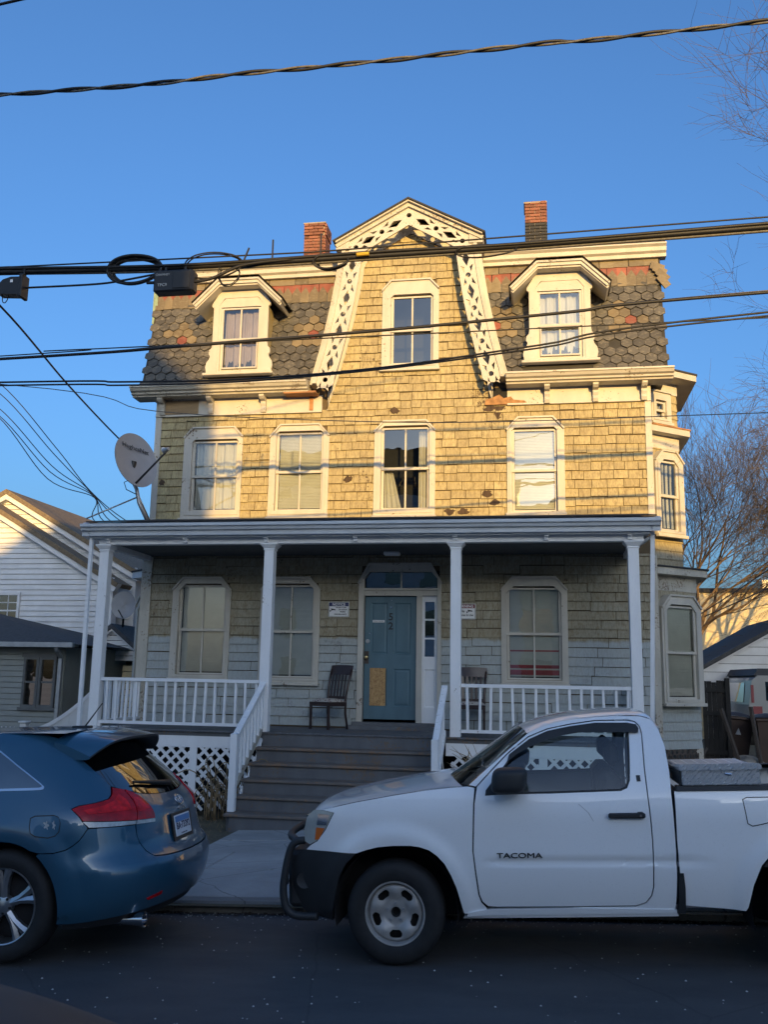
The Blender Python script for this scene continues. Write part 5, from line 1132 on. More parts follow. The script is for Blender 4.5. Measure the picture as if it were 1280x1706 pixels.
for k, (x, y, r) in enumerate(((5.86, 2.6, .22), (6.1, 2.3, .28), (6.35, 2.9, .2))):
    me = MB().grid(lambda u, v: ((r*(1+.18*sin(3*u+k)+.12*sin(5*v+2*u)))*cos(u)*sin(v)*1.2, r*sin(u)*sin(v)*(1+.15*cos(4*u+k)), r*.75*cos(v)*(1+.1*sin(3*u))), lin(0, 2*pi, 15), lin(.01, pi-.01, 9))
    o = me.build('rock', M['rock'], None, 50, (x, y, zyard(x, y)+r*.35)); tag(o, ('rough pale boulder nearest the wooden gate', 'largest pale boulder between the leaning posts', 'small pale boulder beside the right bin')[k], 'rock', 'boulders by the bins')
for (p, q, lab) in (((5.72, 2.35, 1.5), (6.05, 2.1, .2), 'dark plank slanting in front of the leaning bin'), ((6.2, 2.2, 1.55), (6.35, 2.1, .2), 'dark upright post in front of the leaning bin')):
    o = MB().bar(p, q, .07, .05).build('plank', M['plank']); tag(o, lab, 'plank')
# old boxy four-wheel drive seen from behind
sv = thing('parked_suv', 'old white boxy four-wheel drive parked by the garage', 'car', (8.12, 7.2, zyard(8, 7.2)-.06), (0, 0, .05))
pr = [(-.86, .35), (.86, .35), (.88, .95), (.80, 1.5), (.66, 1.62), (-.66, 1.62), (-.80, 1.5), (-.88, .95)]
MB().prism(pr, 0, 3.6).build('body', M['suvpaint'], sv); MB().prism([(-.72, 1.62), (.72, 1.62), (.62, 1.78), (-.62, 1.78)], .1, 2.6).build('roof', M['silver'], sv)
MB().box(-.50, .50, -.012, .02, 1.05, 1.48).build('rear_window', M['tint'], sv)
for s in (-1, 1): MB().box(s*.80-.03, s*.80+.03, -.015, .03, 1.0, 1.40).build('tail_lamp', M['signred'], sv); MB().lathe([(0, -.1), (.33, -.1), (.36, -.06), (.36, .06), (.33, .1), (0, .1)], 24, 'x', (s*.74, .7, .2)).build('wheel', M['tyre'], sv, 40)
for s in (-1, 1): MB().add([(s*.885, .5, 1.0), (s*.885, 2.4, 1.0), (s*.82, 2.3, 1.45), (s*.82, .55, 1.45)], [(0, 1, 2, 3)]).build('side_window', M['tint'], sv)
MB().lathe([(0, -.2), (.18, -.2), (.33, -.19), (.36, -.15), (.36, -.05), (.33, 0), (0, 0)], 28, 'y', (.05, 0, .88)).build('spare_wheel', M['tyre'], sv, 40); MB().cbox(-.9, .9, -.15, .02, .38, .55, .02).build('bumper', M['plastic'], sv)
MB().box(-.80, -.6, -.014, .02, .75, .92).build('reflector_panel', M['signred'], sv)
# ------------------------------------------------------------------ houses across the street, behind the camera: they shade the lower facade
def across(name, label, x0, x1, y, top, roofpts, wallm):
    t = thing(name, label, 'house', ((x0+x1)/2, y, 0)); c = (x0+x1)/2
    MB().box(x0-c, x1-c, -9, 0, -.3, top).build('wall', wallm, t)
    if roofpts: MB().prism([(a-c, b) for a, b in roofpts], -9.2, .02).build('roof', M['darkroof'], t)
    else: MB().box(x0-c-.2, x1-c+.0, -9.2, .25, top, top+.12).build('roof', M['darkroof'], t)
    n = max(2, int((x1-x0)/2))
    for k in range(n):
        for z in (1.6, 4.4, 7.2):
            if z+1.5 < top: xx = x0-c+(x1-x0)*(k+.5)/n; MB().box(xx-.45, xx+.45, -.01, .03, z, z+1.5).build('window', M['tint'], t)
    return t
YO = -36.0; kx = -YO*math.tan(SUN_AZ); kz = -YO*math.tan(SUN_EL)/cos(SUN_AZ)
def sh_(x, z): return (x+kx, z+kz)
A1 = sh_(-3.32, 6.75); A2 = sh_(-5.35, 8.75); A3 = sh_(-8.3, 6.15)
across('opposite_house', 'tall gabled house across the street', A3[0], A1[0], YO, A3[1]-.02, [A3, (A1[0], A3[1]), A1, A2], M['greyclap'])
B1 = sh_(-3.32, 4.32)
across('opposite_house', 'flat roofed house across the street right of the gabled one', A1[0]+.01, A1[0]+11.4, YO+.3, B1[1]-.12, None, M['stucco'])
across('opposite_house', 'higher flat roofed house across the street at far right', A1[0]+11.45, A1[0]+24, YO+.2, sh_(0, 5.3)[1]-.12, None, M['greyclap'])
across('opposite_house', 'flat roofed house across the street left of the gabled one', A3[0]-1.6, A3[0]-.01, YO+.1, A3[1]-.1, None, M['stucco'])
across('opposite_house', 'tall house across the street at far left', A3[0]-16, A3[0]-1.62, YO, A3[1]+1.6, [(A3[0]-16, A3[1]+1.5), (A3[0]-1.62, A3[1]+.0), (A3[0]-1.62, A3[1]+.3), (A3[0]-5, A3[1]+3.5), (A3[0]-16, A3[1]+3.5)], M['vinyl'])
# ------------------------------------------------------------------ white pickup truck
TRW = 1.70
TR = thing('pickup_truck', 'white regular-cab pickup truck with black bull bar parked before the steps', 'pickup truck', (1.48, -8.76, 0), (0, -.05, 0))
def yst(x, z):
    if z < .75: y = .07*((.75-z)/.4)**2
    elif z < .92: y = 0
    elif z < 1.15: y = .05*((z-.92)/.23)**2
    else: y = .05+.40*(z-1.15)+.25*(z-1.15)**2
    if x < -.25: y += .10*((-.25-x)/.40)**2
    for cx in (0, 2.785):                               # swelling round the wheel arches
        d = math.hypot(x-cx, (z-.36)*1.0)
        if .36 < d < .60 and z > .3: y -= .022*sin(pi*(d-.36)/.24)**2 if d > .48 else .022*sin(pi*(d-.36)/.24)
    y += .016*math.exp(-((z-.672)/.017)**2)*max(0, min(1, (x-.60)/.12))*max(0, min(1, (2.15-x)/.2)) if z < 1 else 0     # crease low on the door
    return y
def tmap(side):
    def fn(x, z, d):
        y = yst(x, z)+d
        return Vector((x, y, z)) if side == 0 else Vector((x, TRW-y, z))
    return fn
DOORP = [(.558, .74), (.579, 1.05), (.599, 1.158), (.717, 1.272), (.821, 1.369), (.972, 1.476), (1.109, 1.526), (1.278, 1.555), (1.446, 1.574), (1.667, 1.572), (1.715, 1.56), (1.742, 1.53), (1.75, 1.48), (1.745, 1.38), (1.738, 1.255), (1.738, 1.097), (1.742, .936), (1.743, .807), (1.738, .661), (1.728, .51), (1.712, .455), (1.675, .41), (1.61, .388), (1.2, .380), (.70, .374), (.636, .378), (.600, .41), (.583, .455), (.569, .60)]
OPEN = [(.655, 1.105), (.66, 1.13), (.827, 1.335), (.90, 1.395), (.987, 1.452), (1.117, 1.50), (1.286, 1.529), (1.475, 1.542), (1.64, 1.542), (1.664, 1.53), (1.668, 1.50), (1.652, 1.32), (1.636, 1.184), (1.612, 1.136), (1.568, 1.118), (1.1, 1.108)]
FEND = [(-.50, 1.018), (-.261, 1.066), (.018, 1.109), (.25, 1.14), (.405, 1.153), (.535, 1.160), (.583, 1.150), (.571, 1.05), (.551, .74), (.562, .60), (.575, .455), (.592, .40), (.625, .365), (.62, .335), (.473, .333), (.463, .372), (.432, .507), (.400, .59), (.361, .663), (.313, .715), (.257, .754), (.19, .775), (.122, .783), (.0, .782), (-.099, .774), (-.18, .757), (-.25, .735), (-.45, .742), (-.631, .745), (-.598, .774), (-.543, .804), (-.474, .886), (-.41, 1.0)]
CABP = [(1.86, .37), (1.868, .42), (1.882, .572), (1.89, .818), (1.893, 1.097), (1.9, 1.229), (1.894, 1.397), (1.868, 1.51), (1.835, 1.572), (1.763, 1.596), (1.619, 1.605), (1.453, 1.602), (1.226, 1.587), (1.091, 1.558), (.99, 1.517), (.86, 1.42), (.70, 1.295), (.545, 1.170)]
dl = offset_poly(DOORP, -.006)
seq = dl[2:24]                                          # up the windscreen pillar, over the roof and down the rear edge
CABP = CABP+[(.592, 1.160)]+seq[0:]+[(1.2, .372), (1.2, .345), (1.84, .355)]
k = [i for i, p in enumerate(CABP)]
BEDP = [(1.915, 1.112), (3.86, 1.112), (3.86, .52), (3.30, .46), (3.262, .50), (3.22, .60), (3.12, .73), (2.98, .80), (2.785, .82), (2.60, .80), (2.50, .745), (2.412, .653), (2.354, .529), (2.314, .385), (2.298, .362), (1.95, .39), (1.905, .395), (1.902, .80)]
for sd in (0, 1):
    fn = tmap(sd)
    panel('fender', FEND, fn, M['twhite'], TR, step=.025, smooth=60)
    dr = panel('door', offset_poly(DOORP, .002), fn, M['twhite'], TR, [OPEN], step=.02, smooth=60)
    panel('window_glass', offset_poly(OPEN, -.015), fn, M['carglass'], TR, step=.1, lip=0, d=.022)
    panel('window_seal', offset_poly(OPEN, -.004), fn, M['plastic'], TR, [offset_poly(OPEN, .012)], step=.1, lip=.02, d=.002)
    panel('cab_side', CABP, fn, M['twhite'], TR, step=.022, smooth=60)
    panel('bed_side', BEDP, fn, M['twhite'], TR, step=.024, smooth=60)
    VIS = [(.815, 1.318), (.876, 1.362), (.97, 1.41), (1.092, 1.455), (1.2, 1.482), (1.329, 1.50), (1.55, 1.497), (1.728, 1.491), (1.735, 1.52), (1.72, 1.545), (1.663, 1.557), (1.444, 1.562), (1.267, 1.543), (1.105, 1.515), (.975, 1.463), (.83, 1.365)]
    panel('rain_visor', VIS, fn, M['plastic'], TR, step=.06, d=-.022, lip=.022)
    HL = [(-.571, 1.012), (-.50, 1.012), (-.418, .999), (-.48, .888), (-.548, .809), (-.604, .780), (-.644, .800), (-.65, .87), (-.625, .965)]
    hd = panel('headlight', HL, fn, M['headlens'], TR, step=.04, d=.004)
    panel('indicator', [(-.549, .898), (-.484, .894), (-.527, .819), (-.562, .813)], fn, M['amber'], hd, step=.05, d=-.002, lip=.004)
    panel('reflector', [(-.535, .99), (-.445, .985), (-.47, .915), (-.545, .915)], fn, M['chrome'], hd, step=.05, d=-.001, lip=.004)
    panel('bumper_corner', [(-.66, .742), (-.45, .737), (-.262, .728), (-.336, .656), (-.385, .57), (-.415, .47), (-.447, .342), (-.462, .264), (-.533, .281), (-.664, .299), (-.72, .36), (-.75, .44), (-.763, .554), (-.75, .66)], fn, M['plastic'], TR, step=.05, d=.005, lip=.05)
    MB().lathe([(0, .006), (.05, .004), (.056, .0)], 20, 'y', (-.66, yst(-.66, .53) if sd == 0 else TRW-yst(-.66, .53), .53)).build('fog_light', M['plastic'], TR, 50)
    panel('rail_cap', [(1.925, 1.112), (3.86, 1.112), (3.86, 1.143), (1.935, 1.143)], fn, M['plastic'], TR, step=.3, lip=.10, d=-.008)
    panel('rocker', [(.49, .312), (1.87, .340), (1.868, .365), (1.2, .372), (.66, .362), (.50, .338)], fn, M['twhite'], TR, step=.3, lip=.06, d=-.006)
    panel('rocker_step', [(.46, .292), (1.88, .318), (1.875, .338), (.47, .312)], fn, M['twhite'], TR, step=.3, lip=.15, d=.004)
    panel('mud_flap', [(1.872, .34), (1.925, .34), (1.93, .5), (1.925, .60), (1.893, .60), (1.888, .45)], fn, M['plastic'], TR, step=.2, lip=.05, d=-.012)
    panel('fuel_flap' if sd == 0 else 'bed_panel', [(2.345, 1.055), (2.37, 1.066), (2.56, 1.066), (2.58, 1.05), (2.58, .96), (2.52, .925), (2.44, .905), (2.385, .895), (2.358, .91)], fn, M['twhite'], TR, step=.1, lip=.004, d=-.003)
    if sd == 0:
        L = [(2.345, 1.055), (2.37, 1.066), (2.56, 1.066), (2.58, 1.05), (2.58, .96), (2.52, .925), (2.44, .905), (2.385, .895), (2.358, .91)]
        panel('fuel_flap_gap', offset_poly(L, -.006), fn, M['black'], TR, [offset_poly(L, -.0005)], step=.2, lip=.001, d=-.0018)
        o = inst('lettering', text_mesh('TACOMA', .046, M['number'], .003, bold=0, squash=1.55), TR, (.866, yst(.866, .71)-.004, .712), FRONT)
        inst('lettering', o.data, TR, (.8685, yst(.866, .71)-.0038, .7135), FRONT)
        hn = MB().cbox(1.47, 1.71, -.038, -.012, .950, .985, .009).cbox(1.475, 1.50, -.03, .02, .955, .98, .004).cbox(1.66, 1.70, -.034, .02, .948, .988, .006).build('door_handle', M['plastic'], TR, 60)
        MB().lathe([(0, -.042), (.008, -.042), (.009, -.036)], 12, 'y', (1.678, 0, .968)).build('lock', M['chrome'], hn)
        panel('handle_recess', [(1.525, .995), (1.54, 1.02), (1.58, 1.032), (1.615, 1.02), (1.63, .995), (1.63, .95), (1.61, .925), (1.58, .915), (1.545, .925), (1.525, .95)], fn, M['twhite'], TR, step=.05, lip=.002, d=-.0012)
        panel('badge', [(1.678, 1.216), (1.704, 1.216), (1.706, 1.177), (1.68, 1.177)], fn, M['number'], TR, step=.1, lip=.003, d=-.004)
        panel('scratch', [(1.28, 1.04), (1.34, .985), (1.37, .93), (1.373, .93), (1.345, .985), (1.283, 1.041)], fn, M['galv'], TR, step=.2, lip=.0, d=-.0012)
    # wing mirror
    ms = 1 if sd == 0 else -1; yb = 0 if sd == 0 else TRW
    def mir(u, v):
        cu, su, cv, sv_ = cos(u), sin(u), cos(v), sin(v); e = lambda q, p: math.copysign(abs(q)**p, q)
        return (.83+.118*e(cv, .45)*e(cu, .5)+.012*e(sv_, .5), yb+ms*(-.115+.115*e(cv, .5)*e(su, .6)), 1.215+.082*e(sv_, .5))
    mo = MB().grid(mir, lin(0, 2*pi, 37), lin(-pi/2, pi/2, 19)).build('mirror', M['plastic'], TR, 60)
    MB().add([(.75, yb+ms*-.05, 1.15), (.92, yb+ms*-.05, 1.15), (.90, yb+ms*.05, 1.12), (.72, yb+ms*.05, 1.12), (.76, yb+ms*-.05, 1.20), (.9, yb+ms*-.05, 1.20), (.9, yb+ms*.06, 1.17), (.72, yb+ms*.06, 1.17)], [(0, 1, 2, 3), (4, 5, 6, 7), (0, 1, 5, 4), (1, 2, 6, 5), (2, 3, 7, 6), (3, 0, 4, 7)]).build('mirror_foot', M['plastic'], mo)
    panel('mirror_sail', [(.655, 1.10), (.66, 1.135), (.79, 1.285), (.80, 1.11)], fn, M['plastic'], TR, step=.1, lip=.01, d=-.002)
    # bull bar, wheel housings
    gp = [(-.651, .80), (-.70, .795), (-.745, .765), (-.775, .69), (-.80, .58), (-.815, .47), (-.803, .37), (-.765, .315), (-.70, .292), (-.568, .29)]
    ins_ = .13
    MB().tube(spl([(x, (ins_ if sd == 0 else TRW-ins_)+max(0, (-.7-x))*0, z) for x, z in gp], 5), .027, 10).build('bull_bar', M['plastic'], TR, 180)
    for cx, rr in ((0, .43), (2.785, .45)):
        ya, yb2 = (.05, .42) if sd == 0 else (TRW-.42, TRW-.05)
        MB().grid(lambda a, y: (cx+rr*cos(a), y, .35+rr*sin(a)), lin(-.25, pi+.25, 25), [ya, yb2]).add([(cx+rr*cos(a), yb2 if sd == 0 else ya, .35+rr*sin(a)) for a in lin(-.25, pi+.25, 25)], [tuple(range(25))]).build('wheel_housing', M['dark'], TR)
MB().tube(spl([(-.80, .13, .52), (-.90, .5, .52), (-.92, .85, .52), (-.90, 1.2, .52), (-.80, 1.57, .52)], 5), .027, 10).tube(spl([(-.70, .13, .793), (-.84, .45, .793), (-.87, .85, .793), (-.84, 1.25, .793), (-.70, 1.57, .793)], 5), .027, 10).build('bull_bar', M['plastic'], TR, 180)
# bonnet, windscreen, roof, inner shell
def seamz(x): return linterp(x, [-.70, -.50, -.261, .018, .25, .405, .60], [.99, 1.022, 1.070, 1.113, 1.144, 1.158, 1.163])
def bon(u, v):                                          # u 0..1 front to rear, v -1..1 across
    xf = -.50-.20*(1-v*v)**.8; xr = .50-.13*(1-v*v); x = xf+(xr-xf)*u; y0 = yst(x, seamz(x))+.006
    y = TRW/2+v*(TRW/2-y0); z = seamz(x)+.020*(1-v**4)+.012*(1-abs(v))*u; f = max(0, .10-u)/.10; z -= .05*f*f*(1-.3*v*v)
    return (x, y, z)
MB().grid(bon, lin(0, 1, 26), lin(-1, 1, 31)).build('bonnet', M['twhite'], TR, 180)
def ws(u, v):
    x = .545-.22*(1-v*v)+u*(.98-.545+.12*(1-v*v)); z = 1.165+u*(1.525-1.165)+.02*(1-v*v)*u; y0 = yst(x, z)+.012
    return (x, TRW/2+v*(TRW/2-y0), z)
MB().grid(ws, lin(0, 1, 9), lin(-1, 1, 21)).build('windscreen', M['carglass'], TR, 180)
MB().grid(lambda u, v: (bon(1, v)[0]+u*(ws(0, v)[0]-bon(1, v)[0]), TRW/2+v*(TRW/2-.06), 1.16-.02*sin(pi*u)), lin(0, 1, 4), lin(-1, 1, 15)).build('cowl', M['plastic'], TR, 180)
def rf(x, v):
    zt = interp(x, [.95, 1.09, 1.226, 1.453, 1.619, 1.763, 1.834, 1.872], [1.515, 1.572, 1.602, 1.621, 1.626, 1.618, 1.588, 1.525])
    y0 = yst(x, zt-.02)-.004; return (x-.07*(1-v*v)*max(0, (1.2-x)/.25), TRW/2+v*(TRW/2-y0), zt+.004+.014*(1-v*v)-.022*abs(v)**12)
MB().grid(rf, lin(.96, 1.872, 28), lin(-1, 1, 33)).build('roof', M['twhite'], TR, 60)
MB().grid(lambda z, v: (1.885-.02*(z-1.1), TRW/2+v*(TRW/2-yst(1.88, z)-.01), z), lin(.4, 1.52, 14), [-1, -.72]).grid(lambda z, v: (1.885-.02*(z-1.1), TRW/2+v*(TRW/2-yst(1.88, z)-.01), z), lin(.4, 1.52, 14), [.72, 1]).grid(lambda z, v: (1.885, TRW/2+v*.6, z), [.4, 1.13], [-1, 1]).grid(lambda z, v: (1.872, TRW/2+v*.6, z), [1.47, 1.53], [-1, 1]).build('cab_back', M['twhite'], TR, 60)
MB().add([(1.88, .3, 1.13), (1.88, 1.4, 1.13), (1.87, 1.4, 1.47), (1.87, .3, 1.47)], [(0, 1, 2, 3)]).build('rear_window', M['carglass'], TR)
MB().box(-.45, .42, .44, TRW-.44, .35, 1.0).box(.44, 1.86, .14, TRW-.14, .34, .44).box(.44, .50, .13, TRW-.13, .36, 1.12).box(-.35, 3.7, .5, TRW-.5, .30, .42).box(-.60, -.45, .25, TRW-.25, .40, .98).build('chassis', M['dark'], TR)
MB().cbox(-.80, -.55, .2, TRW-.2, .33, .72, .03).build('front_bumper', M['plastic'], TR); MB().box(-.72, -.60, .45, TRW-.45, .76, .93).build('grille', M['chrome'], TR)
for yc in (.47, TRW-.47):                               # seats
    s = MB().cbox(1.05, 1.52, yc-.24, yc+.24, .52, .70, .05).build('seat', M['seat'], TR, 60)
    MB().cbox(1.44, 1.60, yc-.23, yc+.23, .66, 1.22, .05).build('seat_back', M['seat'], s, 60); MB().cbox(1.50, 1.60, yc-.13, yc+.13, 1.25, 1.42, .04).build('headrest', M['seat'], s, 60)
MB().cbox(.48, .78, .12, TRW-.12, .80, 1.10, .05).build('dashboard', M['plastic'], TR); MB().tube([(.86+.06*sin(a), .47+.18*cos(a), .98+.18*sin(a)) for a in lin(0, 2*pi, 25)], .014, 6, False).build('steering_wheel', M['plastic'], TR, 180); MB().cbox(.96, 1.0, .78, .96, 1.36, 1.44, .01).build('interior_mirror', M['plastic'], TR)
MB().box(1.93, 3.84, .10, TRW-.10, .62, .68).box(1.93, 1.97, .10, TRW-.10, .62, 1.10).box(3.80, 3.85, .08, TRW-.08, .55, 1.11).build('cargo_bed', M['plastic'], TR)
for s in (.06, TRW-.06): MB().box(3.84, 3.88, s-.05, s+.05, .75, 1.08).build('tail_lamp', M['redlens'], TR)
MB().cbox(3.86, 4.0, .08, TRW-.08, .45, .58, .02).build('rear_bumper', M['chrome'], TR)
# wheels
TYRE = lambda R, r, w: [(r, -w*.42), (r+.012, -w*.47), ((R+r)/2, -w*.5), (R-.03, -w*.47), (R-.008, -w*.38), (R, -w*.25), (R, w*.25), (R-.008, w*.38), (R-.03, w*.47), (r, w*.42)]
def steel_wheel(parent, loc, R=.338, w=.215):
    t = MB().lathe(TYRE(R, .205, w), 56, 'y').build('wheel', M['tyre'], parent, 50, loc)
    MB().lathe([(.215, -.084), (.208, -.096), (.198, -.094), (.190, -.070), (.186, -.040), (.186, .05)], 56, 'y').build('rim', M['steel'], t, 40)
    mb = MB(); na, rs = 200, [.0, .030, .036, .062, .078, .088]+lin(.094, .186, 24)
    def dep(r, a):
        c = .5+.5*cos(5*a); 
        if r < .036: return -.030+.0
        if r < .082: return -.052
        h = interp(r, [.082, .10, .135, .172, .186], [-.052, -.066, -.080, -.074, -.058]); return h+.020*(1-c)*sin(pi*min(1, max(0, (r-.082)/.10)))
    vs = [(r*cos(2*pi*i/na+.3), dep(r, 2*pi*i/na), r*sin(2*pi*i/na+.3)) for i in range(na) for r in rs]; fs = []; n = len(rs)
    for i in range(na):
        for j in range(n-1):
            rm, am = (rs[j]+rs[j+1])/2, (2*pi*(i+.5)/na) % (2*pi/5)
            da = abs(am-pi/5); 
            if abs((rm-.138)/.025)**3+abs(da/.30)**3 < 1: continue
            if rm < .03: continue
            fs.append((i*n+j, ((i+1) % na)*n+j, ((i+1) % na)*n+j+1, i*n+j+1))
    mb.add(vs, fs).build('disc', M['steel'], t, 50)
    for k in range(5): a = 2*pi*(k+.25)/5; MB().lathe([(0, -.068), (.009, -.068), (.011, -.05)], 8, 'y', (.057*cos(a), 0, .057*sin(a))).build('wheel_nut', M['galv'], t)
    MB().lathe([(0, -.01), (.15, -.01), (.186, .02)], 32, 'y').build('brake_drum', M['dark'], t)
    MB().lathe([(.022, -.035), (.032, -.052), (.034, -.03)], 24, 'y').build('hub_ring', M['tyre'], t, 50)
    return t
w1 = steel_wheel(TR, (-.0, .125, .335)); w2 = copytree(w1, TR); w2.location = (2.785, .125, .36)
for cx, zz in ((0, .27), (2.785, .29)):
    w3 = copytree(w1, TR); w3.location = (cx, TRW-.125, zz); w3.rotation_euler = (0, 0, pi)
# chequer-plate box on the bed rails
tb = thing('toolbox', 'silver chequer plate toolbox across the truck bed', 'toolbox', tuple(Matrix.Translation((1.48, -8.76, 0)) @ Matrix.Rotation(-.05, 4, 'Y') @ Vector((2.22, .40, 1.146))), (0, -.05, 0))
MB().cbox(-.25, .25, -.37, .37, 0, .112, .006).build('box', M['diamond'], tb); MB().add([(x, y, z-(.055 if y > 0 and z > .11 else 0)) for y in (-.385, .385) for x, z in ((-.262, .10), (.262, .10), (.262, .126), (.245, .140), (-.245, .140), (-.262, .126))], [(5, 4, 3, 2, 1, 0), (6, 7, 8, 9, 10, 11)]+[(i, (i+1) % 6, (i+1) % 6+6, i+6) for i in range(6)]).build('lid', M['diamond'], tb)
MB().cbox(-.262, -.2515, -.36, .36, .0, .1, .003).build('shaded_side', M['plastic'], tb); MB().tube([(.03, -.372, .075), (.07, -.376, .07)], .008, 6).build('latch', M['chrome'], tb)
# ------------------------------------------------------------------ blue crossover
BC = thing('parked_car', 'metallic blue crossover parked at the left with its tail to the truck', 'car', (-1.276, -8.10, -.085), (0, -.04, 0))
WZ = [.2, .35, .55, .75, .9, 1.0, 1.1, 1.25, 1.4, 1.5, 1.58]; WW = [.87, .92, .945, .95, .945, .925, .885, .82, .74, .68, .60]
XZ = [.2, .35, .5, .62, .68, .75, .95, 1.0, 1.2, 1.42, 1.5, 1.58]; XX = [.93, 1.03, 1.07, 1.06, 1.0, .97, .93, .90, .70, .45, .37, .27]
A0, NN = .62, 2.3
def bM(s, z):
    w = interp(z, WZ, WW); xr = interp(z, XZ, XX); xc = xr-A0
    if s <= 0: x, y = xc+s, -w
    elif s >= pi: x, y = xc-(s-pi), w
    else:
        c, sn = cos(s), sin(s); y = -w*math.copysign(abs(c)**(2/NN), c); x = xc+A0*abs(sn)**(2/NN)
    d = math.hypot(x, z-.38)
    if .40 < d < .62 and z > .3: k = .018*sin(pi*(d-.40)/.22); y += -k if y < 0 else k
    return Vector((x, y, z))
def bmap(s, z, d):
    p = bM(s, z)
    if not d: return p
    e = .004; a = bM(s+e, z)-bM(s-e, z); b = bM(s, z+e)-bM(s, z-e); n = a.cross(b)
    return p-n.normalized()*d if n.length > 1e-12 else p
def s_of(x, z): return x-(interp(z, XZ, XX)-A0)
def mir_(L): return [(pi-s, z) for s, z in L][::-1]
def both(name, L, mat, **k):
    a = panel(name, L, bmap, mat, BC, **k); b = panel(name, mir_(L), bmap, mat, BC, **{**k, 'holes': [mir_(h) for h in k.get('holes', ())]}); return a, b
ar = [(.43*cos(a), .385+.43*sin(a)) for a in lin(pi+.2, -.05, 26)]; arch = [(s_of(x, z), z) for x, z in ar]
seam = [(-.072, .742), (.05, .745), (.169, .763), (.25, .79), (.315, .819), (.37, .858), (.415, .898)]
kk = [i for i, (x, z) in enumerate(ar) if x > 0 and z < .742][0]
QW = [(s_of(x, z), z) for x, z in ((-.75, 1.45), (-.19, 1.422), (-.02, 1.328), (.14, 1.248), (.25, 1.192), (.272, 1.178), (.265, 1.166), (.24, 1.161), (-.09, 1.155), (-.75, 1.14))]
tl = [(.305, 1.028), (.405, 1.047), (.55, 1.054), (.671, 1.064), (.76, 1.075), (.815, 1.098), (.85, 1.125), (.872, 1.145)]
QP = arch[:kk]+seam+[(.36, .945)]+tl+[(.884, 1.152), (.84, 1.25), (.80, 1.345), (.785, 1.42), (.774, 1.468), (.65, 1.51), (.522, 1.54), (.3, 1.547), (.056, 1.547), (s_of(-.95, 1.547), 1.547), (s_of(-.95, 1.2), 1.2), (s_of(-.90, .9), .9), (s_of(-.80, .7), .7), (s_of(-.62, .45), .45), (s_of(-.55, .30), .30)]
both('quarter_panel', QP, M['blue'], holes=[QW], step=.05, smooth=60)
both('quarter_window', offset_poly(QW, -.012), M['tint'], step=.1, lip=0, d=.012)
both('window_trim', offset_poly(QW, -.006), M['chrome'], holes=[offset_poly(QW, .010)], step=.08, lip=.012, d=-.003)
BP = arch[kk:][:-1]+[(s_of(.44, .30), .30)]
half = [(-.068, .735), (.05, .738), (.169, .756), (.25, .783), (.315, .812), (.37, .850), (.42, .890), (.6, .888), (.93, .879), (.938, .80), (.955, .755), (1.0, .69), (1.05, .648), (1.2, .637), (1.4, .631), (pi/2, .629)]
lowr = [(pi/2, .30), (1.4, .30), (1.1, .295), (.8, .285), (.5, .275), (.2, .262), (.06, .26)]
left = [arch[i] for i in range(kk, len(arch)) if arch[i][1] > .30]
HB = half+lowr+left[::-1]
both('bumper', HB, M['blue'], step=.05, smooth=60)
both('bumper_valance', [(.10, .262), (.5, .275), (1.1, .295), (pi/2, .30), (pi/2, .22), (.8, .21), (.15, .21)], M['plastic'], step=.08, d=.02)
GT = [(1.0, 1.116), (1.008, 1.037), (.975, .96), (.943, .886), (.947, .80), (.962, .758), (1.01, .695), (1.055, .656), (1.2, .645), (1.4, .639), (pi/2, .637), (pi/2, 1.050), (1.4, 1.055), (1.2, 1.072), (1.08, 1.095)]
GTF = GT[:-4]+[(pi/2, .637)][:0]+[(pi-s, z) for s, z in GT[::-1] if s < pi/2-.001 and True]
full = [p for p in GT if p[0] < pi/2-.001 and GT.index(p) < 10]+[(pi/2, .637)]+[(pi-s, z) for s, z in [p for p in GT if p[0] < pi/2-.001 and GT.index(p) < 10][::-1]]+[(pi-s, z) for s, z in GT[:-5:-1] if s < pi/2-.001]+[(pi/2, 1.05)]+[(1.4, 1.055), (1.2, 1.072), (1.08, 1.095)]
gate = panel('tailgate', full, bmap, M['blue'], BC, step=.05, smooth=60)
GL = [(.80, 1.345), (.845, 1.25), (.893, 1.153), (1.0, 1.124), (1.2, 1.080), (1.4, 1.062), (pi/2, 1.057)]; GLt = [(pi/2, 1.43), (1.2, 1.425), (.9, 1.41), (.79, 1.385)]
glass = GL+[(pi-s, z) for s, z in GL[-2::-1]]+[(pi-s, z) for s, z in GLt[::-1]][:-1]+GLt
panel('rear_window', glass, bmap, M['tint'], BC, step=.06, lip=.0, d=.004)
red1 = [(.313, 1.022), (.405, 1.040), (.55, 1.047), (.671, 1.057), (.76, 1.068), (.823, 1.092), (.86, 1.12), (.883, 1.139), (.992, 1.119), (1.0, 1.037), (.972, .965), (.95, .913), (.7, .927), (.375, .945)]
red2 = [(1.004, 1.117), (1.06, 1.095), (1.124, 1.058), (1.16, .99), (1.182, .935), (1.181, .903), (.957, .912), (.98, .965), (1.012, 1.037)]
cl1 = [(.372, .940), (.7, .922), (.948, .909), (.935, .886), (.7, .891), (.431, .899)]; cl2 = [(.955, .908), (1.181, .899), (1.176, .877), (.944, .884)]
la = both('tail_lamp', red1, M['redlens'], step=.04, d=-.006, lip=.02); both('tail_lamp', red2, M['redlens'], step=.04, d=-.010, lip=.02)
both('lamp_element', [(.42, 1.012), (.66, 1.030), (.80, 1.055), (.90, 1.095), (.95, 1.05), (.93, .985), (.7, .985), (.45, .985)], M['redbright'], step=.05, d=-.0075, lip=0); both('lamp_element', [(1.03, 1.07), (1.10, 1.05), (1.14, .975), (1.0, .965)], M['redbright'], step=.05, d=-.0115, lip=0)
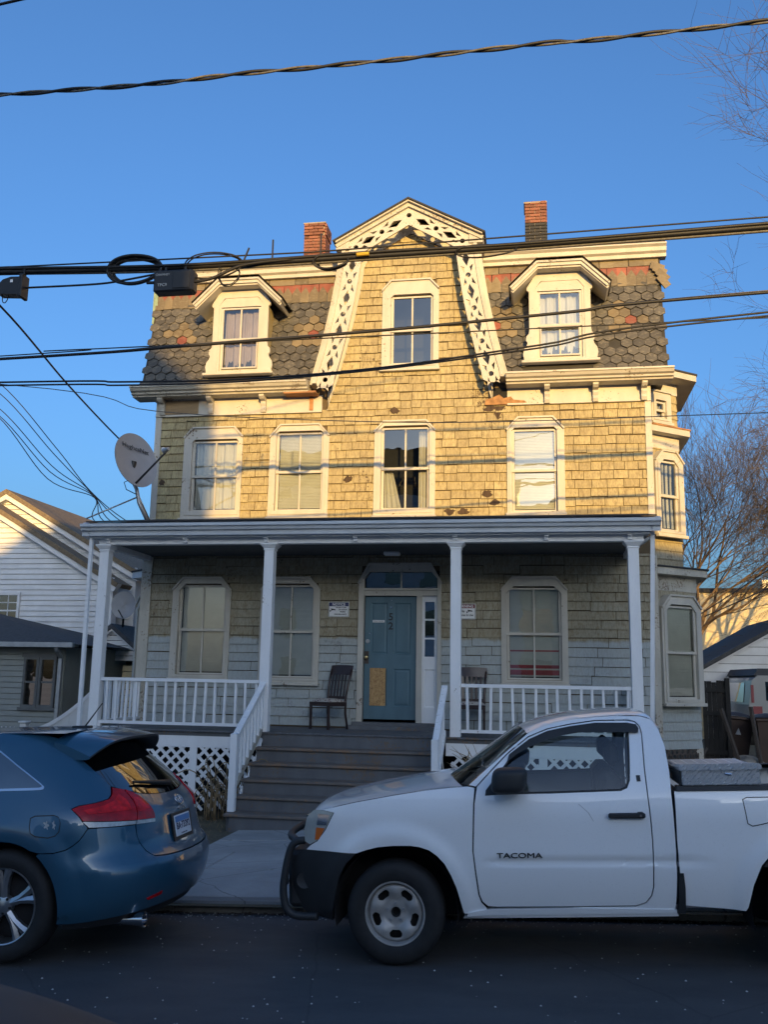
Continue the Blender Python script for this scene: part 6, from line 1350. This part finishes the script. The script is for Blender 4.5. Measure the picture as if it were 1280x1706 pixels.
both('reversing_lamp', cl1, M['clearlens'], step=.05, d=-.005, lip=.02); both('reversing_lamp', cl2, M['clearlens'], step=.05, d=-.009, lip=.02)
FF = [(-.10, .968), (-.06, .982), (.10, .986), (.132, .975), (.138, .94), (.118, .885), (.08, .858), (.018, .846), (-.07, .856), (-.104, .876), (-.11, .92)]
ff = panel('fuel_flap', FF, bmap, M['blue'], BC, step=.05, lip=.004, d=-.002); panel('fuel_flap_gap', offset_poly(FF, -.007), bmap, M['black'], BC, [offset_poly(FF, 0)], step=.1, lip=0, d=-.0012)
for c0, w_ in ((.012, .022), (.078, .016)):
    sp_ = [(c0+w_*cos(a)*(.75+.35*cos(5*a)), .925+.030*sin(a)*(.8+.25*cos(5*a))) for a in lin(0, 2*pi*29/30, 30)]; panel('sticker', sp_, bmap, M['galv'], ff, step=.1, lip=0, d=-.005)
# plate, badge, lettering on the tailgate
def onback(me, name, y, z, mat_off, rot=0):
    s = pi/2+math.asin(max(-1, min(1, 0))); lo, hi = .3, pi-.3
    for _ in range(40):
        mid = (lo+hi)/2
        if bM(mid, z).y < y: lo = mid
        else: hi = mid
    s = (lo+hi)/2; p = bmap(s, z, -mat_off); e = .01; a = (bM(s+e, z)-bM(s-e, z)).normalized(); b = (bM(s, z+e)-bM(s, z-e)).normalized(); n = a.cross(b).normalized(); b = n.cross(a)
    o = inst(name, me, BC); o.matrix_local = Matrix.Translation(p) @ Matrix((a, b, n)).transposed().to_4x4(); return o
pm = MB().cbox(-.1525, .1525, -.078, .078, 0, .006, .003); pm = MB().add([(x, y, z) for x, y, z in pm.v], pm.f)
pl = onback(pm.mesh('number_plate', M['plate']), 'number_plate', -.02, .805, .012)
inst('band', MB().box(-.14, .14, .025, .068, .0062, .0072).mesh('band', M['plateblue']), pl); inst('lettering', text_mesh('BA\u00b773392', .072, M['navy'], .0006, bold=.0015, squash=.92), pl, (0, -.006, .0078)); inst('lettering', text_mesh('Constitution State', .016, M['navy'], .0005), pl, (0, -.062, .0075))
inst('bezel', MB().box(-.19, .19, -.105, .10, -.004, .001).mesh('bezel', M['black']), pl)
lg = MB()
for rx, ry, cx_, cy_ in ((.062, .044, 0, 0), (.022, .042, 0, 0), (.045, .018, 0, .018)): lg.tube([(cx_+rx*cos(a), cy_+ry*sin(a), 0) for a in lin(0, 2*pi, 29)], .0055, 6, False)
onback(lg.mesh('emblem', M['chrome'], 180), 'emblem', .02, .985, .008)
onback(text_mesh('V E N Z A', .034, M['chrome'], .003, bold=.001), 'lettering', .03, .925, .004)
# spoiler, roof, antenna, wiper, exhaust
def spo(u, v, lo):
    y = v*(.615-.03*u); bow = .10*(v*v)
    x0, x1 = .20-.02*v*v, .62-bow-.06*abs(v)**8
    x = x0+(x1-x0)*u; zt = 1.556-.030*v*v-.062*u**1.5-.05*abs(v)**6*(1+u)
    return (x, y*(1+.02*u), zt if not lo else zt-.014-.11*(1-u)**.7)
MB().grid(lambda u, v: spo(u, v, 0), lin(0, 1, 11), lin(-1, 1, 25)).grid(lambda k, u: Vector(spo(u, -1, 0)).lerp(Vector(spo(u, -1, 1)), k), [0, 1], lin(0, 1, 11)).grid(lambda k, u: Vector(spo(u, 1, 0)).lerp(Vector(spo(u, 1, 1)), k), [0, 1], lin(0, 1, 11)).build('spoiler', M['blue'], BC, 60)
MB().grid(lambda u, v: spo(u, v, 1), lin(0, 1, 11), lin(-1, 1, 25)).grid(lambda k, v: Vector(spo(1, v, 0)).lerp(Vector(spo(1, v, 1)), k), [0, 1], lin(-1, 1, 25)).build('spoiler_underside', M['plastic'], BC, 40)
MB().grid(lambda x, v: (x, v*interp(1.547, WZ, WW)*(1 if x > -1.6 else 1-.1*(-1.6-x))*(1-.10*max(0, x+.1)), 1.545+.014*(1-v*v)-.035*max(0, x)**1.2), lin(-1.35, .26, 20), lin(-1, 1, 25)).build('roof', M['blue'], BC, 180)
an = MB().cbox(.0, .16, -.03, .03, 1.545, 1.572, .006).build('antenna_base', M['black'], BC); MB().tube([(.10, 0, 1.56), (.25, -.0, 1.75)], [.007, .004], 6).build('antenna', M['black'], BC, 180)
pw = [bmap(s, z, -.02) for s, z in ((1.62, 1.10), (1.4, 1.125), (1.15, 1.15))]; MB().tube(pw, [.022, .016, .008], 8).build('wiper', M['black'], BC, 60)
MB().lathe([(.034, -.15), (.045, .08), (.052, .13), (.046, .128), (.036, .06), (.0, .03)], 20, 'x', (.80, -.60, .235)).build('exhaust_tip', M['chrome'], BC, 40)
bmp = panel('bumper_reflector', [(.93, .375), (1.12, .40), (1.12, .375), (.96, .36)], bmap, M['redlens'], BC, step=.1, lip=.004, d=-.004)
# inner shell and the forward half (off the picture)
MB().box(-2.6, .40, -.74, .74, .22, 1.02).box(-1.7, .15, -.56, .56, 1.0, 1.42).box(.45, .70, -.48, .48, .25, .98).box(-2.6, .80, -.5, .5, .20, .3).build('inner_shell', M['dark'], BC)
fx = lambda x, z: s_of(x, z)
both('door', [(fx(-2.05, z), z) if k < 1 else (fx(-2.05, z), z) for k, z in enumerate((.30, .6, .9, 1.1))]+[(fx(-1.7, 1.3), 1.3), (fx(-1.3, 1.5), 1.5), (fx(-.96, 1.547), 1.547), (fx(-.96, 1.2), 1.2), (fx(-.91, .9), .9), (fx(-.81, .7), .7), (fx(-.63, .45), .45), (fx(-.56, .30), .30)], M['blue'], holes=[[(fx(-1.75, 1.14), 1.14), (fx(-1.35, 1.42), 1.42), (fx(-1.0, 1.46), 1.46), (fx(-1.0, 1.15), 1.15)]], step=.08, smooth=60)
both('door_window', [(fx(-1.8, 1.12), 1.12), (fx(-1.35, 1.45), 1.45), (fx(-.98, 1.48), 1.48), (fx(-.98, 1.13), 1.13)], M['tint'], step=.2, lip=0, d=.012)
fa = [(-2.775+.42*cos(a), .385+.42*sin(a)) for a in lin(-.1, pi+.1, 22)]
fnx = lambda x: .07*max(0, (-x-3.0)/.7)**2*3
def fmap(side):
    return lambda x, z, d: Vector((x, side*(interp(z, WZ, WW)-fnx(x)-d), z))
hz = lambda x: .985-.20*max(0, (-x-2.2)/1.5)**2
FP = [(-2.06, .30), (-2.06, .6), (-2.06, .97)]+[(x, hz(x)-.02) for x in lin(-2.3, -3.72, 8)]+[(-3.74, .55), (-3.68, .28), (-3.25, .27)]+fa[::-1]
for sd in (-1, 1): panel('front_fender', FP, fmap(sd), M['blue'], BC, step=.08, smooth=60)
MB().grid(lambda x, v: (x-.12*(1-v*v)*max(0, (-x-3.2)/.5), v*(.93-fnx(x)), hz(x)+.03*(1-v*v)-.012), lin(-3.74, -1.9, 14), lin(-1, 1, 15)).build('bonnet', M['blue'], BC, 180)
MB().grid(lambda z, v: (-3.70-.14*(1-v*v)-.03*sin(pi*(z-.25)/.55), v*.72, z), lin(.25, .80, 7), lin(-1, 1, 15)).build('front_bumper', M['blue'], BC, 180)
MB().grid(lambda u, v: (-1.95+.65*u, v*(.80-.16*u), .96+.56*u), lin(0, 1, 4), lin(-1, 1, 7)).build('windscreen', M['tint'], BC, 180)
def alloy(parent, loc, R=.3765, w=.245):
    t = MB().lathe(TYRE(R, .258, w), 64, 'y').build('wheel', M['tyre'], parent, 50, loc)
    MB().lathe([(.262, -.098), (.254, -.108), (.246, -.104), (.240, -.07), (.236, .08)], 64, 'y').build('rim', M['alloy'], t, 40)
    MB().lathe([(0, -.02), (.16, -.02), (.235, .03)], 40, 'y').build('brake_disc', M['dark'], t, 40)
    MB().lathe([(0, -.092), (.035, -.09), (.062, -.08), (.070, -.05)], 30, 'y').build('hub', M['alloy'], t, 40)
    for k in range(5):
        a0 = 2*pi*k/5+.35; mb = MB()
        for sg in (-1, 1):
            P = [(.055, .0), (.13, sg*.055), (.20, sg*.13), (.247, sg*.17)]; wd = [.026, .022, .024, .030]
            L = []; 
            for (r, da), q in zip(P, wd):
                a = a0+da; c = Vector((cos(a), sin(a))); n = Vector((-sin(a), cos(a))); L.append((c*r-n*q, c*r+n*q, r))
            vs = []
            for lo_, hi_, r in L: d_ = -.085-.018*(r/.25); vs += [(lo_.x, d_+.012, lo_.y), ((lo_.x+hi_.x)/2, d_, (lo_.y+hi_.y)/2), (hi_.x, d_+.012, hi_.y), (hi_.x, d_+.045, hi_.y), (lo_.x, d_+.045, lo_.y)]
            mb.add(vs, [(i*5+j, i*5+j+1, i*5+j+6, i*5+j+5) for i in range(3) for j in range(4)]+[(i*5+4, i*5, i*5+5, i*5+9) for i in range(3)])
        mb.build('spoke', M['alloy'], t, 40)
    for k in range(5): a = 2*pi*(k+.5)/5+.35; MB().lathe([(0, -.088), (.010, -.088), (.012, -.06)], 8, 'y', (.052*cos(a), 0, .052*sin(a))).build('wheel_nut', M['black'], t)
    return t
v1 = alloy(BC, (0, -.81, .3765))
for cx, cy, r in ((-2.775, -.81, 0), (0, .81, pi), (-2.775, .81, pi)): v = copytree(v1, BC); v.location = (cx, cy, .3765 if cy < 0 else .32); v.rotation_euler = (0, 0, r)
for sy in (-1, 1): MB().grid(lambda a, y: (.44*cos(a), y, .385+.44*sin(a)), lin(-.2, pi+.2, 24), [sy*.92, sy*.60]).build('wheel_housing', M['dark'], BC)
# ------------------------------------------------------------------ near car cut by the lower left corner
NC = thing('near_car', 'dark grey car roof and rear glass cut off by the lower left corner', 'car', (.18, -13.86, zroad(0, -14)))
def nz(x): return interp(x, [-2.2, -1.6, -.9, 0, .7, 1.2, 1.7, 2.1, 2.35, 2.5], [.75, .95, 1.22, 1.40, 1.42, 1.36, 1.20, 1.04, .98, .80])
def nsec(x, a):
    h = nz(x); w = .88*(1-.25*max(0, (abs(x-.1)-1.7)/.8)**2); e = lambda q, p: math.copysign(abs(q)**p, q); c, s = cos(a), sin(a)
    k = max(0, h-.95)/.5; ww = w*(1-.22*k*max(0, s)**1.5); return (x, ww*e(c, .55), .30+(h-.30)*max(0, e(s, .42)))
MB().grid(nsec, lin(-2.2, 2.5, 48), lin(0, pi, 40)).build('body', M['silver'], NC, 180)
def onsec(x, a, d=.004): p = Vector(nsec(x, a)); c = Vector((x, 0, .6)); return p+(p-c).normalized()*d
MB().grid(lambda u, v: onsec(1.12+.80*u, pi/2+v*(.62-.04*u)), lin(0, 1, 12), lin(-1, 1, 20)).build('rear_window', M['plastic'], NC, 180)
for s in (1, -1): MB().grid(lambda u, v: onsec(-1.0+1.9*u, pi/2+s*(.78+.32*v)), lin(0, 1, 20), lin(0, 1, 6)).build('side_window', M['plastic'], NC, 180)
wn = MB().lathe(TYRE(.32, .21, .2), 36, 'y').lathe([(.21, -.08), (.15, -.09), (0, -.07)], 36, 'y').lathe([(.21, .08), (.15, .09), (0, .07)], 36, 'y').mesh('wheel', M['tyre'], 40)
for x in (-1.4, 1.35):
    for y in (-.78, .78): inst('wheel', wn, NC, (x, y, .32))
# ------------------------------------------------------------------ trees
def tree(loc, label, seed, height, trunks, spread, lean=(0, 0), depth=5, r0=.2, name='bare_tree', droop=0, bare=.25):
    rn = random.Random(seed); t = thing(name, label, 'tree', loc, group='bare winter trees')
    big, small = MB(), MB()
    def grow(p, d, L, r, lev):
        n = 4 if lev < 3 else 3; pts = [p]; rs = [r]; q = p.copy(); dd = d.copy()
        for i in range(n):
            dd = (dd+Vector((rn.gauss(0, .13), rn.gauss(0, .13), rn.gauss(0, .10)+(.05-droop*lev*.03)))).normalized(); q = q+dd*L/n; pts.append(q.copy()); rs.append(r*(1-.55*(i+1)/n))
        (big if lev < 2 else small).tube(pts, rs, 7 if lev < 2 else (5 if lev == 2 else 3), False)
        if lev >= depth or r < .003: return
        kids = rn.randint(4, 5) if lev < 3 else rn.randint(4, 6)
        for k in range(kids):
            f = rn.uniform(bare if lev == 0 else .25, 1.0) if k else 1.0; i = min(n-1, int(f*n)); b = pts[i].lerp(pts[i+1], f*n-i) if f < 1 else pts[-1]
            ax = Vector((rn.gauss(0, 1), rn.gauss(0, 1), rn.gauss(0, .45))); ax = (ax-dd*ax.dot(dd)).normalized()
            nd = (dd*rn.uniform(.75, 1.1)+ax*rn.uniform(.45, .85)*spread).normalized()
            grow(b, nd, L*rn.uniform(.55, .78), max(.0045, rs[i]*rn.uniform(.45, .66)), lev+1)
    for k in range(trunks):
        a = 2*pi*k/trunks+rn.random(); grow(Vector((0, 0, -.1)), Vector((lean[0]+.22*cos(a)*(trunks > 1), lean[1]+.22*sin(a)*(trunks > 1), 1)).normalized(), height*(rn.uniform(.36, .44) if bare < .8 else .62), r0*rn.uniform(.8, 1), 0)
    big.build('trunk', M['bark'], t, 180); small.build('crown', M['twig'], t, 180); return t
tree((6.1, 14.0, zyard(6, 14)), 'tall bare many-stemmed tree just right of the house', 5, 9.8, 5, .70, (.15, 0), 5, .14, bare=.75)
tree((13.2, 17.0, zyard(11, 16)), 'bare tree reaching in from the right edge above the garage', 9, 12.5, 3, .9, (-.20, -.05), 5, .17, bare=.75)
tree((11.8, 6.0, zyard(9.6, 6)), 'nearer bare tree whose long twigs enter from the right edge', 23, 12.0, 2, 1.1, (-.14, 0), 5, .13, droop=1, bare=.4)
tree((12.0, -2.6, zpave(12.0)), 'bare street tree whose high twigs hang into the upper right corner', 31, 12.6, 1, 1.0, (-.02, .0), 5, .12, bare=.85)
# dry stalks beside the steps, small weeds
mb = MB(); rn = random.Random(4)
for i in range(46):
    x, y = rn.uniform(-2.35, -1.75), rn.uniform(-2.15, -1.85); h = rn.uniform(.25, .85); a = rn.uniform(0, 6.3); b = rn.uniform(.1, .35)
    mb.tube(spl([(x, y, zyard(x, y)-.02), (x+.3*b*cos(a), y+.3*b*sin(a), h*.6), (x+b*cos(a), y+b*sin(a), h*(.9 if i % 3 else .45)), (x+1.7*b*cos(a), y+1.6*b*sin(a), h*(.8 if i % 3 else .1))], 3), [.007]*9+[.003], 4)
tag(mb.build('dry_weed', M['weed'], None, 180), 'clump of dry brown stalks left of the porch steps', 'weed')
mb = MB()
for i in range(14):
    p = [(1.5+rn.uniform(0, .5), -2.2, zyard(2, -2)), (1.6+rn.uniform(-.3, .5), -2.25, .35+rn.random()*.3), (1.6+rn.uniform(-.5, .6), -2.3, .75+rn.random()*.35)]; mb.tube(spl(p, 3), [.006]*6+[.002], 4)
tag(mb.build('dry_weed', M['weed'], None, 180), 'thin bare shrub before the right lattice behind the truck', 'weed')
